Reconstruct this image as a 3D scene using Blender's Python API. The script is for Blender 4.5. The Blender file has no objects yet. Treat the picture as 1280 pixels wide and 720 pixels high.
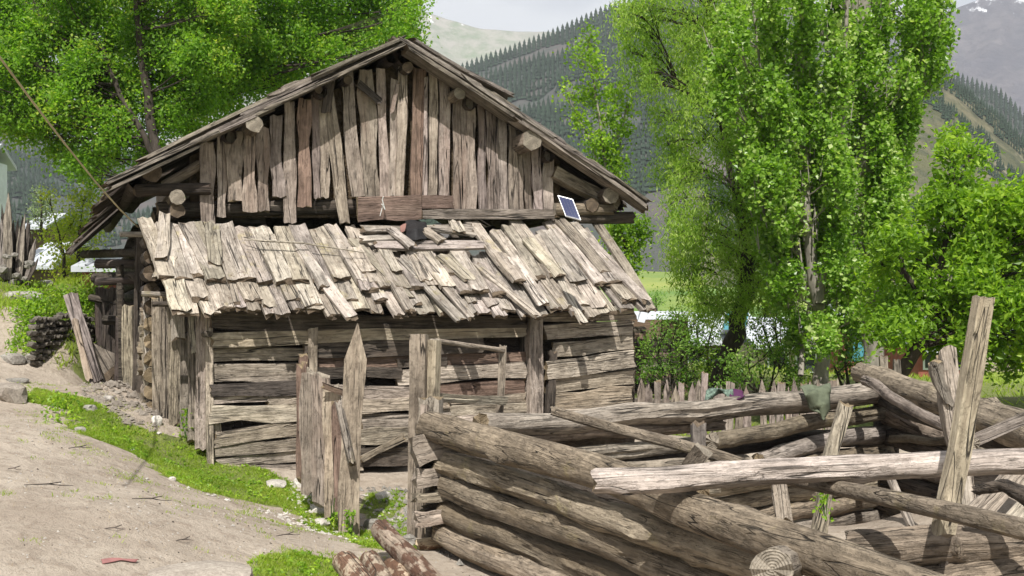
import bpy, math, random
import numpy as np
from mathutils import Vector, Matrix
R = random.Random(7); NR = np.random.RandomState(7)
S = bpy.context.scene; C = S.collection
rad = math.radians
# ---------------------------------------------------------------- camera, world, sun, exposure
F, CX, CY, CAMZ = 1422.0, 640.0, 400.0, 1.7          # focal length and horizon of a 1280 x 720 picture
cd = bpy.data.cameras.new('camera'); cam = bpy.data.objects.new('camera', cd); C.objects.link(cam)
cam.location = (0, 0, CAMZ); cam.rotation_euler = (rad(90), 0, 0)
cd.lens = 36 * F / 1280; cd.sensor_width = 36; cd.shift_y = (CY - 360) / 1280
cd.clip_start = .1; cd.clip_end = 20000
cd.dof.use_dof = True; cd.dof.focus_distance = 12.0; cd.dof.aperture_fstop = 9
S.camera = cam
SUN_EL, SUN_AZ = 54, -5          # azimuth: degrees to the left of straight behind the camera
W = bpy.data.worlds.new('World'); S.world = W; W.use_nodes = True
wn = W.node_tree.nodes; wl = W.node_tree.links; wn.clear()
sky = wn.new('ShaderNodeTexSky'); sky.sky_type = 'NISHITA'; sky.sun_disc = False
sky.sun_elevation = rad(SUN_EL); sky.sun_rotation = rad(180 - SUN_AZ); sky.dust_density = 2.0
tc = wn.new('ShaderNodeTexCoord'); mp = wn.new('ShaderNodeMapping'); mp.inputs['Scale'].default_value = (1, 1, 2.6)
cn = wn.new('ShaderNodeTexNoise'); cn.inputs['Scale'].default_value = 2.6; cn.inputs['Detail'].default_value = 7
cr = wn.new('ShaderNodeValToRGB'); cr.color_ramp.elements[0].position = .34; cr.color_ramp.elements[1].position = .58
cr.color_ramp.elements[0].color = (.25, .25, .25, 1)
mx = wn.new('ShaderNodeMix'); mx.data_type = 'RGBA'; mx.inputs[7].default_value = (11.5, 11.8, 12.2, 1)
bg = wn.new('ShaderNodeBackground'); bg.inputs['Strength'].default_value = .06
wo = wn.new('ShaderNodeOutputWorld')
wl.new(tc.outputs['Generated'], mp.inputs[0]); wl.new(mp.outputs[0], cn.inputs['Vector']); wl.new(cn.outputs[0], cr.inputs[0])
wl.new(cr.outputs[0], mx.inputs[0]); wl.new(sky.outputs[0], mx.inputs[6]); wl.new(mx.outputs[2], bg.inputs[0]); wl.new(bg.outputs[0], wo.inputs[0])
sl = bpy.data.lights.new('sun', 'SUN'); sl.energy = 5.0; sl.angle = rad(.5); sl.color = (1, .965, .91)
so = bpy.data.objects.new('sun', sl); C.objects.link(so)
az = rad(SUN_AZ); sd = Vector((math.sin(az) * math.cos(rad(SUN_EL)), -math.cos(az) * math.cos(rad(SUN_EL)), math.sin(rad(SUN_EL))))
so.rotation_euler = sd.to_track_quat('Z', 'Y').to_euler()
S.view_settings.view_transform = 'Standard'; S.view_settings.look = 'None'; S.view_settings.exposure = 0.38; S.view_settings.gamma = 1
S.cycles.max_bounces = 6; S.cycles.volume_bounces = 0; S.cycles.transparent_max_bounces = 6

# ---------------------------------------------------------------- helpers: places
def P(x, y, D):                                      # the point seen at pixel x, y from the camera's place, D metres ahead
    return Vector(((x - CX) / F * D, D, CAMZ - (y - CY) / F * D))
def hit(x, y, o, n):
    d = Vector(((x - CX) / F, 1, -(y - CY) / F)); c = Vector((0, 0, CAMZ))
    return c + d * ((o - c).dot(n) / d.dot(n))
TH = rad(22); HU = Vector((math.cos(TH), math.sin(TH), 0)); HV = Vector((math.sin(TH), -math.cos(TH), 0)); HW = Vector((0, 0, 1))
HO = P(180, CY, 13.5); HO.z = 0
def hw(u, v, w): return HO + HU * u + HV * v + HW * w   # hut coordinates: along the front, out of the front, up
def H(x, y, v): return hit(x, y, HO + HV * v, HV)
def hl(p): q = p - HO; return q.dot(HU), q.dot(HV), q.z

# ---------------------------------------------------------------- helpers: objects
def link(o, parent=None):
    C.objects.link(o)
    if parent is not None:
        o.parent = parent; o.matrix_parent_inverse = Matrix.Translation(parent.location).inverted() if not parent.get('_rot') else parent.matrix_world.inverted()
    return o
def tag(o, label=None, cat=None, group=None, kind=None):
    if label: o['label'] = label
    if cat: o['category'] = cat
    if group: o['group'] = group
    if kind: o['kind'] = kind
    return o
def empty(name, loc, label, cat, group=None):
    o = bpy.data.objects.new(name, None); o.location = loc; o.empty_display_size = .2; C.objects.link(o)
    return tag(o, label, cat, group)
def mesh_np(name, V, Fc, mats, parent=None, smooth=False, tint=None, n=3):
    """V (N,3), Fc (M,n) arrays -> one mesh object"""
    me = bpy.data.meshes.new(name); V = np.asarray(V, np.float32); Fc = np.asarray(Fc, np.int32)
    me.vertices.add(len(V)); me.vertices.foreach_set('co', V.ravel())
    me.loops.add(Fc.size); me.loops.foreach_set('vertex_index', Fc.ravel())
    me.polygons.add(len(Fc)); me.polygons.foreach_set('loop_start', np.arange(0, Fc.size, Fc.shape[1], dtype=np.int32))
    me.polygons.foreach_set('use_smooth', np.full(len(Fc), smooth))
    if tint is not None:
        a = me.attributes.new('tint', 'FLOAT', 'FACE'); a.data.foreach_set('value', np.asarray(tint, np.float32))
    me.update(calc_edges=True)
    for m in (mats if isinstance(mats, (list, tuple)) else [mats]): me.materials.append(m)
    return link(bpy.data.objects.new(name, me), parent)
def mesh_py(name, V, Fc, mats, parent=None, mi=None, smooth=False, sharp=35):
    me = bpy.data.meshes.new(name); me.from_pydata([tuple(v) for v in V], [], Fc)
    for m in (mats if isinstance(mats, (list, tuple)) else [mats]): me.materials.append(m)
    if mi: me.polygons.foreach_set('material_index', mi)
    if smooth:
        me.polygons.foreach_set('use_smooth', [True] * len(me.polygons)); me.set_sharp_from_angle(angle=rad(sharp))
    me.update()
    return link(bpy.data.objects.new(name, me), parent)

def srand(n, amp, k=3):                              # smooth random series
    m = max(2, n // k + 2); a = [R.uniform(-1, 1) for _ in range(m + 1)]
    return [amp * ((1 - (t - int(t))) * a[int(t)] + (t - int(t)) * a[int(t) + 1]) for t in [i * (m - 1) / max(1, n - 1) * .999 for i in range(n)]]
RECT = [(-1, -1), (-.35, -1.02), (.3, -.98), (1, -1), (1.03, 0), (1, 1), (.35, 1.0), (-.3, .97), (-1, 1), (-1.02, 0)]
def piece(name, pts, w, t=None, mats=None, parent=None, nrm=None, rnd=False, segs=None, rag=.03, wav=.05, taper=1.0, tip=0, sides=12, lump=.05, knots=0, warp=.0, foot=0, sub=None):
    """One plank (w wide, t thick) or one log (w across) along pts; ends [0] and [-1]; local X runs along the grain."""
    a, b = Vector(pts[0]), Vector(pts[-1]); X = (b - a); L = X.length; X.normalize()
    n = (Vector(nrm) if nrm is not None else Vector((0, 0, 1))).normalized() + Vector([R.uniform(-.13, .13) for _ in range(3)])
    if abs(n.dot(X)) > .95: n = Vector((0, -1, 0))
    Y = n.cross(X).normalized(); Z = X.cross(Y)
    M = Matrix.Identity(4)
    for i in range(3): M[i][0], M[i][1], M[i][2], M[i][3] = X[i], Y[i], Z[i], a[i]
    t = w if t is None else t
    segs = segs or max(5, min(22, int(L / .22) + 3)) if rnd else segs or max(4, min(12, int(L / .3) + 3))
    loc = [M.inverted() @ Vector(p) for p in pts]
    ring = [(math.cos(2 * math.pi * k / sides), math.sin(2 * math.pi * k / sides)) for k in range(sides)] if rnd else RECT
    K = len(ring); V = []
    ser = [srand(segs + 1, lump if rnd else wav, 2) for _ in range(K)]
    if not rnd:                                      # both wavy edges move as one
        l, r2 = srand(segs + 1, wav * 1.5, 3), srand(segs + 1, wav * 1.5, 3)
    cy, cz = srand(segs + 1, warp * L, 5), srand(segs + 1, warp * L, 5)
    kn = [(R.randrange(1, segs), R.randrange(K), R.uniform(.12, .3)) for _ in range(knots)]
    fac = [R.uniform(-.05, .05) for _ in range(K)]; crk = []
    if rnd and sides >= 14 and L > 1.5:
        for _ in range(3): c0 = R.randrange(segs - 4); crk.append((R.randrange(K), c0, c0 + R.randrange(3, 9), R.uniform(.12, .25)))
    eo = [[R.uniform(-rag, rag) for _ in range(K)] for _ in (0, 1)]
    for i in range(segs + 1):
        f = i / segs; x = f * L
        for j in range(len(loc) - 1):                # follow the bends of pts
            if loc[j].x <= x + 1e-6 <= loc[j + 1].x + 1e-4 or j == len(loc) - 2:
                g = max(0, min(1, (x - loc[j].x) / max(1e-6, loc[j + 1].x - loc[j].x))); break
        oy = loc[j].y * (1 - g) + loc[j + 1].y * g + cy[i]; oz = loc[j].z * (1 - g) + loc[j + 1].z * g + cz[i]
        tp = 1 + (taper - 1) * f
        if tip and f > 1 - tip: tp *= max(.05, (1 - f) / tip)
        for k, (ry, rz) in enumerate(ring):
            if rnd:
                m = 1 + ser[k][i] + fac[k] - sum(cd_ for ck_, i0, i1, cd_ in crk if ck_ == k and i0 <= i <= i1)
                for (ki, kk, ka) in kn:
                    if abs(i - ki) < 1 and min(abs(k - kk), K - abs(k - kk)) < 2: m += ka / (1 + min(abs(k - kk), K - abs(k - kk)))
                y_, z_ = ry * w / 2 * m * tp, rz * t / 2 * m * tp
            else:
                e = (r2[i] if ry > 0 else l[i]) * abs(ry)
                y_, z_ = (ry * (1 + e * 2)) * w / 2 * tp, rz * t / 2 * (1 + ser[k][i] * 2.2)
            xx = x
            if i == 0: xx -= eo[0][k]
            elif i == segs: xx += eo[1][k]
            V.append((xx, oy + y_, oz + z_))
    Fc = []; mi = []
    for i in range(segs):
        for k in range(K):
            k2 = (k + 1) % K; Fc.append((i * K + k, i * K + k2, (i + 1) * K + k2, (i + 1) * K + k)); mi.append(0)
    for e, base in ((0, 0), (1, segs * K)):
        c = Vector((0, 0, 0))
        for k in range(K): c += Vector(V[base + k])
        c /= K; V.append(tuple(c)); ci = len(V) - 1
        for k in range(K):
            k2 = (k + 1) % K
            Fc.append((base + k2, base + k, ci) if e == 0 else (base + k, base + k2, ci)); mi.append(1)
    me = bpy.data.meshes.new(name); me.from_pydata(V, [], Fc)
    ms = mats if isinstance(mats, (list, tuple)) else (mats, mats)
    for m in ms: me.materials.append(m)
    me.polygons.foreach_set('material_index', mi); me.polygons.foreach_set('use_smooth', [True] * len(Fc))
    me.set_sharp_from_angle(angle=rad(38 if rnd else 30)); me.update()
    o = bpy.data.objects.new(name, me); o.matrix_world = M; C.objects.link(o)
    if parent is not None:
        o.parent = parent; o.matrix_parent_inverse = pinv(parent)
    return o
def pinv(p):                                         # inverse of the world matrix, worked out without a depsgraph
    m = Matrix.Identity(4); q = p
    m = wmat(p); return m.inverted()
def wmat(p):
    if p.parent is None: return p.matrix_basis.copy()
    return wmat(p.parent) @ p.matrix_parent_inverse @ p.matrix_basis
def link(o, parent=None):
    C.objects.link(o)
    if parent is not None: o.parent = parent; o.matrix_parent_inverse = pinv(parent)
    return o
def box(name, o, ax, ay, az_, mats, parent=None):    # parallelepiped from corner o with edge vectors
    o, ax, ay, az_ = map(Vector, (o, ax, ay, az_))
    V = [o, o + ax, o + ax + ay, o + ay, o + az_, o + ax + az_, o + ax + ay + az_, o + ay + az_]
    return mesh_py(name, V, [(0, 3, 2, 1), (4, 5, 6, 7), (0, 1, 5, 4), (1, 2, 6, 5), (2, 3, 7, 6), (3, 0, 4, 7)], mats, parent)
def tubes(name, paths, mats, parent=None, sides=7, kind=None):    # many tubes (pts, radii) in ONE mesh
    V = []; Fc = []
    for pts, rr in paths:
        b0 = len(V)
        for i, p in enumerate(pts):
            p = Vector(p); d = (Vector(pts[min(i + 1, len(pts) - 1)]) - Vector(pts[max(i - 1, 0)])).normalized()
            s = d.cross(Vector((.13, 1, .21))).normalized(); q = d.cross(s)
            r = rr[i] if isinstance(rr, (list, tuple)) else rr
            for k in range(sides):
                a = 2 * math.pi * k / sides; m = r * (1 + .08 * math.sin(k * 5.1 + i * 1.7))
                V.append(p + s * math.cos(a) * m + q * math.sin(a) * m)
            if i:
                for k in range(sides):
                    k2 = (k + 1) % sides; Fc.append((b0 + (i - 1) * sides + k, b0 + (i - 1) * sides + k2, b0 + i * sides + k2, b0 + i * sides + k))
        Fc.append(tuple(b0 + (len(pts) - 1) * sides + k for k in range(sides)))
    o = mesh_py(name, V, Fc, mats, parent, smooth=True, sharp=60)
    if kind: o['kind'] = kind
    return o

# ---------------------------------------------------------------- materials
class NT:
    def __init__(s, name):
        s.m = bpy.data.materials.new(name); s.m.use_nodes = True; s.t = s.m.node_tree; s.t.nodes.clear()
        s.out = s.t.nodes.new('ShaderNodeOutputMaterial'); s.b = s.t.nodes.new('ShaderNodeBsdfPrincipled')
        s.t.links.new(s.b.outputs[0], s.out.inputs[0])
    def n(s, typ, **kw):
        q = s.t.nodes.new('ShaderNode' + typ)
        for k, v in kw.items():
            if k.startswith('_'): setattr(q, k[1:], v)
            else:
                k2 = int(k[1:]) if k[0] == 'i' and k[1:].isdigit() else k.replace('__', ' ')
                if isinstance(v, bpy.types.NodeSocket): s.t.links.new(v, q.inputs[k2])
                else: q.inputs[k2].default_value = v
        return q
    def noise(s, vec, scale, detail=4, rough=.6, dist=0): return s.n('TexNoise', Vector=vec, Scale=scale, Detail=detail, Roughness=rough, Distortion=dist).outputs[0]
    def math(s, op, a, b=0, clamp=False): return s.n('Math', _operation=op, i0=a, i1=b, _use_clamp=clamp).outputs[0]
    def mr(s, v, a, b, c=0, d=1): return s.n('MapRange', i0=v, i1=a, i2=b, i3=c, i4=d).outputs[0]
    def mix(s, f, a, b, typ='MIX'):
        return s.n('Mix', _data_type='RGBA', _blend_type=typ, i0=f, i6=a, i7=b).outputs[2]
    def map(s, vec, scale): return s.n('Mapping', Vector=vec, Scale=scale).outputs[0]
    def bump(s, h, dist, strength=1): s.t.links.new(s.n('Bump', Height=h, Distance=dist, Strength=strength).outputs[0], s.b.inputs['Normal'])
    def col(s, c): 
        if isinstance(c, bpy.types.NodeSocket): s.t.links.new(c, s.b.inputs[0])
        else: s.b.inputs[0].default_value = c
    def rough(s, v): s.b.inputs['Roughness'].default_value = v; s.b.inputs['Specular IOR Level'].default_value = .25
def rgb(r, g, b): return (r, g, b, 1)
def grey(c, f=.35): l = .3 * c[0] + .55 * c[1] + .15 * c[2]; return rgb(*[x * (1 - f) + l * f for x in c[:3]])
def wood(name, dark, light, warm=None, lichen=0, crack=1.0, bump=.012, knots=.6, scale=1.0, bark=0, debris=0, gf=.2):
    """weathered wood, grain along the piece's own X axis; pieces differ by Object Info Random"""
    dark, light = grey(dark, gf), grey(light, gf); warm = warm and grey(warm, .25)
    s = NT(name); tco = s.n('TexCoord').outputs['Object']; rn = s.n('ObjectInfo').outputs['Random']
    off = s.n('VectorMath', _operation='SCALE', i0=(37.0, 91.0, 53.0), Scale=rn).outputs[0]
    v = s.n('VectorMath', _operation='ADD', i0=tco, i1=off).outputs[0]
    wp = s.noise(s.map(v, (2.2, 5, 5)), 1, 2); vw = s.n('VectorMath', _operation='ADD', i0=v, i1=s.n('CombineXYZ', i1=s.math('MULTIPLY', wp, .025), i2=s.math('MULTIPLY', wp, .025)).outputs[0]).outputs[0]
    g1 = s.noise(s.map(vw, (1.3, 26 * scale, 26 * scale)), 1, 5, .72); g2 = s.noise(s.map(vw, (3.5, 60 * scale, 60 * scale)), 1, 4, .7); st = s.noise(v, 3.1, 6, .7, .2)
    pit = s.noise(s.map(v, (9, 26, 26)), 1, 5, .75)
    cb = s.noise(s.map(vw, (.5, 11 * scale, 11 * scale)), 1, 2, .45)
    ck = s.mr(s.math('ABSOLUTE', s.math('SUBTRACT', cb, .5)), .002, .017 * crack, 1, 0); ck = s.math('MULTIPLY', ck, s.mr(s.noise(s.map(v, (.8, 3, 3)), 1, 2), .46, .54))
    cb2 = s.noise(s.map(vw, (.9, 30 * scale, 30 * scale)), 1, 2, .5)
    ck2 = s.mr(s.math('ABSOLUTE', s.math('SUBTRACT', cb2, .5)), .0, .03 * crack, .8, 0); ck2 = s.math('MULTIPLY', ck2, s.mr(s.noise(s.map(v, (2, 8, 8)), 1, 2), .44, .58))
    kv = s.n('TexVoronoi', Vector=s.map(v, (1.9, 4.2, 4.2)), Scale=1.0).outputs['Distance']
    kn = s.math('MULTIPLY', s.mr(kv, .05, .13, 1, 0), knots)
    val = s.math('ADD', s.math('MULTIPLY', g1, .55), s.math('MULTIPLY', g2, .45))
    c = s.mix(s.mr(val, .36, .60), dark, light)
    c = s.mix(1.0, c, s.mix(s.mr(st, .32, .66), rgb(.55, .53, .51), rgb(1.18, 1.16, 1.14)), 'MULTIPLY')
    c = s.mix(s.mr(pit, .56, .70, 0, .6), c, tuple([x * .5 for x in dark[:3]] + [1]))
    if warm:
        wf = s.math('MULTIPLY', s.mr(s.noise(s.map(v, (.8, 4, 4)), 1, 3), .48, .66), s.mr(s.math('FRACT', s.math('MULTIPLY', rn, 7.3)), .3, 1, 0, .8))
        c = s.mix(wf, c, warm)
    c = s.mix(kn, c, tuple([x * .4 for x in dark[:3]] + [1]))
    if bark: c = s.mix(s.mr(s.noise(s.map(v, (5, 9, 9)), 1, 5, .65), .47, .52), c, rgb(.15, .085, .055))
    if lichen:
        lf = s.math('MULTIPLY', s.mr(s.noise(v, 3.2, 5, .7), .60, .70), lichen); c = s.mix(lf, c, rgb(.42, .36, .14))
    if debris: c = s.mix(s.mr(s.noise(v, 22, 5, .75, .6), .585, .63, 0, debris), c, rgb(.12, .08, .055))
    br = s.mr(s.math('FRACT', s.math('MULTIPLY', rn, 13.7)), 0, 1, .66, 1.14)
    c = s.mix(1.0, c, s.n('CombineColor', i0=br, i1=s.math('MULTIPLY', br, s.mr(s.math('FRACT', s.math('MULTIPLY', rn, 3.9)), 0, 1, .965, 1.01)), i2=s.math('MULTIPLY', br, s.mr(s.math('FRACT', s.math('MULTIPLY', rn, 5.1)), 0, 1, .90, 1.03))).outputs[0], 'MULTIPLY')
    c = s.mix(s.math('MAXIMUM', ck, ck2), c, tuple([x * .2 for x in dark[:3]] + [1]))
    s.col(c); s.rough(.88)
    h = s.math('ADD', s.math('MULTIPLY', val, .9), s.math('MULTIPLY', st, .5)); h = s.math('SUBTRACT', h, s.math('MULTIPLY', ck, 1.2)); h = s.math('SUBTRACT', h, s.math('MULTIPLY', ck2, .6)); h = s.math('SUBTRACT', h, s.math('MULTIPLY', s.mr(pit, .5, .7), .4))
    s.bump(h, bump * 1.6)
    return s.m
def endgrain(name, dark, light):
    s = NT(name); tco = s.n('TexCoord').outputs['Object']; rn = s.n('ObjectInfo').outputs['Random']
    nz = s.noise(tco, 9, 3); v = s.map(tco, (0.0, 1, 1)); ln = s.n('VectorMath', _operation='LENGTH', i0=v).outputs['Value']
    rg = s.math('SINE', s.math('ADD', s.math('MULTIPLY', ln, 420), s.math('MULTIPLY', nz, 16)))
    c = s.mix(s.mr(rg, -1, 1, .45, .52), dark, light); c = s.mix(s.mr(s.noise(tco, 7, 5, .7), .4, .62, 0, .8), c, tuple([x * .6 for x in dark[:3]] + [1])); c = s.mix(s.mr(s.noise(tco, 30, 4), .35, .5, .55, 0), c, tuple([x * .4 for x in dark[:3]] + [1]))
    cr2 = s.mr(s.math('ABSOLUTE', s.math('SUBTRACT', s.noise(s.map(tco, (0.0, 1, 1)), 11, 2), .5)), 0, .02, 1, 0)
    c = s.mix(s.math('MULTIPLY', cr2, .5), c, tuple([x * .2 for x in dark[:3]] + [1])); s.col(c); s.rough(.9); s.bump(rg, .002); return s.m
EG = endgrain('log_end_grain', rgb(.20, .15, .09), rgb(.40, .31, .20)); EGL = endgrain('pale_end_grain', rgb(.26, .22, .17), rgb(.42, .37, .30))
EGD = endgrain('old_end_grain', rgb(.12, .09, .065), rgb(.24, .18, .12))
GAB = (wood('gable_board_wood', rgb(.23, .18, .15), rgb(.48, .395, .345), rgb(.33, .22, .17), crack=.7, scale=.75), EG)
SHK = (wood('roof_plank_wood', rgb(.27, .23, .19), rgb(.54, .48, .41), rgb(.44, .37, .27), lichen=.4, crack=.8, bump=.012, debris=.75), EGD)
WAL = (wood('wall_timber_wood', rgb(.27, .22, .165), rgb(.58, .50, .40), rgb(.44, .34, .23), crack=1.0, bump=.02), EG)
WDK = (wood('dark_and_shaded_timber_wood', rgb(.06, .05, .042), rgb(.15, .122, .10), rgb(.12, .08, .06), crack=1.2, bump=.015), EGD)  # dark timber; its tone also paints in shade under eaves and in gaps
WRD = (wood('red_brown_timber_wood', rgb(.17, .11, .085), rgb(.33, .22, .17), rgb(.36, .25, .18), crack=.8), EG)
LOG = (wood('pen_log_wood', rgb(.18, .14, .095), rgb(.38, .31, .225), rgb(.32, .23, .13), lichen=.25, crack=.7, bump=.02, scale=1.0), EGL)
PAL = (wood('bleached_beam_wood', rgb(.27, .225, .175), rgb(.54, .475, .395), rgb(.40, .33, .24), crack=.9, bump=.014, scale=1.1), EG)
PST = (wood('post_wood', rgb(.27, .215, .16), rgb(.48, .405, .315), rgb(.42, .30, .20), crack=.7, bump=.012), EGL)
BRK = (wood('peeling_bark_wood', rgb(.36, .26, .17), rgb(.56, .45, .32), None, crack=.6, bark=1, scale=.6), EGL)
VRG = (wood('verge_plank_wood', rgb(.14, .115, .095), rgb(.36, .315, .27), None, crack=1.6), EGD)
def plain(name, c, rough=.8, var=.25, scale=6, bump=0, metal=0, scalev=(1, 1, 1)):
    s = NT(name); v = s.map(s.n('TexCoord').outputs['Object'], scalev); nz = s.noise(v, scale, 5)
    s.col(s.mix(s.mr(nz, .3, .7), tuple([x * (1 - var) for x in c[:3]] + [1]), tuple([min(1, x * (1 + var)) for x in c[:3]] + [1])))
    s.rough(rough); s.b.inputs['Metallic'].default_value = metal
    if bump: s.bump(nz, bump)
    return s.m
def stone_mat(name, a, b):
    s = NT(name); v = s.n('TexCoord').outputs['Object']; rn = s.n('ObjectInfo').outputs['Random']
    v = s.n('VectorMath', _operation='ADD', i0=v, i1=s.n('VectorMath', _operation='SCALE', i0=(17., 31., 23.), Scale=rn).outputs[0]).outputs[0]
    n1 = s.noise(v, 5, 8, .7); n2 = s.noise(v, 40, 4, .7)
    c = s.mix(s.mr(n1, .35, .65), a, b); c = s.mix(s.mr(n2, .35, .6, .5, 0), c, tuple([x * .5 for x in a[:3]] + [1]))
    c = s.mix(1., c, s.n('CombineColor', i0=s.mr(rn, 0, 1, .7, 1.2), i1=s.mr(rn, 0, 1, .7, 1.2), i2=s.mr(rn, 0, 1, .7, 1.2)).outputs[0], 'MULTIPLY')
    s.col(c); s.rough(.9); s.bump(s.math('ADD', n1, s.math('MULTIPLY', n2, .3)), .02); return s.m
STN = stone_mat('grey_fieldstone', rgb(.20, .18, .155), rgb(.36, .34, .30)); STW = stone_mat('pale_limestone', rgb(.45, .41, .36), rgb(.70, .66, .60)); STB = stone_mat('dirty_boulder', rgb(.27, .23, .19), rgb(.42, .37, .31))
def leafmat(name, dark, light, young, trans=.45, rough=.45):
    s = NT(name); at = s.n('Attribute', _attribute_name='tint').outputs['Fac']
    c = s.mix(s.mr(at, 0, .6), dark, light); c = s.mix(s.mr(at, .65, 1.0), c, young)
    s.col(c); s.b.inputs['Roughness'].default_value = rough; s.b.inputs['Specular IOR Level'].default_value = .35
    tr = s.n('BsdfTranslucent', Color=s.mix(1., c, rgb(1.25, 1.35, .55), 'MULTIPLY')); mxs = s.n('MixShader', i0=trans, i1=s.b.outputs[0], i2=tr.outputs[0])
    s.t.links.new(mxs.outputs[0], s.out.inputs[0]); return s.m
BARKD = plain('dark_tree_bark', rgb(.05, .04, .032), .9, .45, 14, .02, scalev=(1, 1, .25))
BARKP = plain('pale_poplar_bark', rgb(.25, .225, .19), .85, .4, 9, .02, scalev=(1, 1, .3))
#SECTION ground
# ---------------------------------------------------------------- ground: one sheet to the horizon
_cp = [(0, 720, 7.0), (300, 720, 8), (640, 770, 8), (140, 640, 8.6), (430, 662, 11.2), (262, 582, 12.4), (350, 604, 12.3), (510, 622, 12.4), (0, 522, 11.5), (60, 545, 10.8), (100, 500, 13), (150, 490, 14),
       (195, 527, 13.0), (130, 478, 15), (660, 585, 13.6), (790, 545, 15.6), (0, 352, 17), (62, 360, 18.5), (52, 392, 15.2), (75, 483, 13.9), (112, 372, 18.4), (108, 478, 15.0), (160, 478, 18),
       (0, 430, 14.5), (900, 760, 7), (1280, 820, 6), (1000, 695, 11), (1100, 662, 13.6), (900, 660, 11.5), (1250, 700, 10), (760, 640, 11), (1000, 560, 16), (1200, 590, 14), (1270, 580, 12), (1270, 500, 20), (880, 540, 20), (860, 545, 17.5), (1020, 550, 18), (1240, 478, 38), (860, 455, 34), (700, 470, 25), (25, 348, 30)]
CPS = [tuple(P(*c)) for c in _cp] + [(-9, 20, 1.5), (-3, 22, .6), (1, 21, -.3), (-14, 8, 1.6), (-9, 4, .9), (0, 0, 0.05), (6, 0, -.3), (-6, -6, .4), (12, 12, -.4), (-20, 30, 2.2), (-8, 32, 1.2), (20, 40, -.4), (0, 45, -.6), (-30, 60, 1.5), (30, 60, -.8), (0, 70, -1.2), (30, 0, -.6), (-30, 0, 2.5), (0, -30, .5)]
CPS = np.array(CPS); _A = np.linalg.norm(CPS[:, None, :2] - CPS[None, :, :2], axis=2) + np.eye(len(CPS)) * .25
_m = CPS[:, 2].mean(); _w = np.linalg.solve(_A, CPS[:, 2] - _m)
def vnoise(x, y, s, seed=0):                         # value noise, vectorised
    x = np.asarray(x, float) / s; y = np.asarray(y, float) / s; xi = np.floor(x); yi = np.floor(y); fx = x - xi; fy = y - yi
    fx = fx * fx * (3 - 2 * fx); fy = fy * fy * (3 - 2 * fy)
    def h(a, b): q = np.sin(a * 127.1 + b * 311.7 + seed * 74.7) * 43758.5453; return q - np.floor(q)
    return (h(xi, yi) * (1 - fx) + h(xi + 1, yi) * fx) * (1 - fy) + (h(xi, yi + 1) * (1 - fx) + h(xi + 1, yi + 1) * fx) * fy * 1.0
def fbm(x, y, s, o=5, seed=0, g=.5):
    r = 0; a = 1; t = 0
    for i in range(o): r = r + a * (vnoise(x, y, s / 2 ** i, seed + i) - .5); t += a; a *= g
    return r / t * 2
def gz(x, y):
    x = np.asarray(x, float); y = np.asarray(y, float); sh = x.shape
    q = np.stack([x.ravel(), y.ravel()], 1); d = np.sqrt(((q[:, None, :] - CPS[None, :, :2]) ** 2).sum(2))
    near = np.clip((d @ _w) + _m, -2.5, 4).reshape(sh)
    r = np.sqrt(x ** 2 + y ** 2); f = np.clip((r - 45) / 45, 0, 1); f = f * f * (3 - 2 * f)
    rise = np.clip((y - 130) / 300, 0, 6) ** 1.15 * 26 + np.clip((-x - 100) / 300, 0, 2) * 10
    far = -1.2 + rise + fbm(x, y, 60, 3, 5) * .6 * np.clip(r / 150, 0, 1)
    fine = fbm(x, y, 2.3, 4, 11) * .075 + fbm(x, y, .5, 3, 3) * .022
    return near * (1 - f) + far * f + fine * (1 - f)
def gz1(x, y): return float(gz(np.array([x]), np.array([y]))[0])
def G(px, py, d0=5, d1=60):                          # the ground point seen at a pixel
    ds = np.geomspace(d0, d1, 500); xs = (px - CX) / F * ds; zs = CAMZ - (py - CY) / F * ds
    i = np.argmax(zs < gz(xs, ds)); 
    return Vector((xs[i], ds[i], zs[i]))
def grid(n, a, b, c0=0): t = np.linspace(-1, 1, n); return c0 + a * np.sinh(b * t)
gx = grid(330, 1.75, 8.0); gy = grid(360, 2.0, 7.9, 11); GX, GY = np.meshgrid(gx, gy)
def inpoly(px, py, poly):
    r = np.zeros(np.shape(px), bool); j = len(poly) - 1
    for i in range(len(poly)):
        xi, yi = poly[i]; xj, yj = poly[j]
        r ^= ((yi > py) != (yj > py)) & (px < (xj - xi) * (py - yi) / (yj - yi + 1e-9) + xi); j = i
    return r
def wpoly(pp): return [tuple(G(x, y)[:2]) for x, y in pp]
GP = [wpoly([(15, 492), (70, 484), (118, 515), (200, 532), (255, 562), (300, 585), (375, 612), (435, 652), (482, 664), (400, 662), (372, 636), (300, 628), (235, 612), (190, 580), (120, 548), (50, 522)]),
      wpoly([(308, 706), (365, 694), (440, 700), (450, 735), (310, 735)]), wpoly([(335, 612), (380, 640), (420, 664), (500, 668), (470, 690), (440, 676), (390, 664)]),
      wpoly([(455, 625), (512, 622), (512, 690), (470, 660)])]
BANK = [(-9.5, 17), (-5.5, 14.6), (-5.6, 19.5), (-4.5, 24), (-12, 28), (-9.8, 20)]
def gmask(x, y):
    m = np.zeros(np.shape(x)); nx = x + fbm(x, y, .7, 3, 21) * .3; ny = y + fbm(x, y, .7, 3, 31) * .5
    for p in GP + [BANK]: m = np.maximum(m, inpoly(nx, ny, p))
    wild = ((y > 16.5) & (x > -4)) | (y > 27) | (x > 7) | (y < 3)
    return np.maximum(m, wild * 1.0)
GZ = gz(GX, GY); GM = gmask(GX, GY)
n_, m_ = len(gx), len(gy); ii = (np.arange(m_ - 1)[:, None] * n_ + np.arange(n_ - 1)[None]).ravel()
s = NT('ground_soil_and_turf'); tco = s.n('NewGeometry').outputs['Position']; mk = s.n('Attribute', _attribute_name='grass').outputs['Fac']
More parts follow.
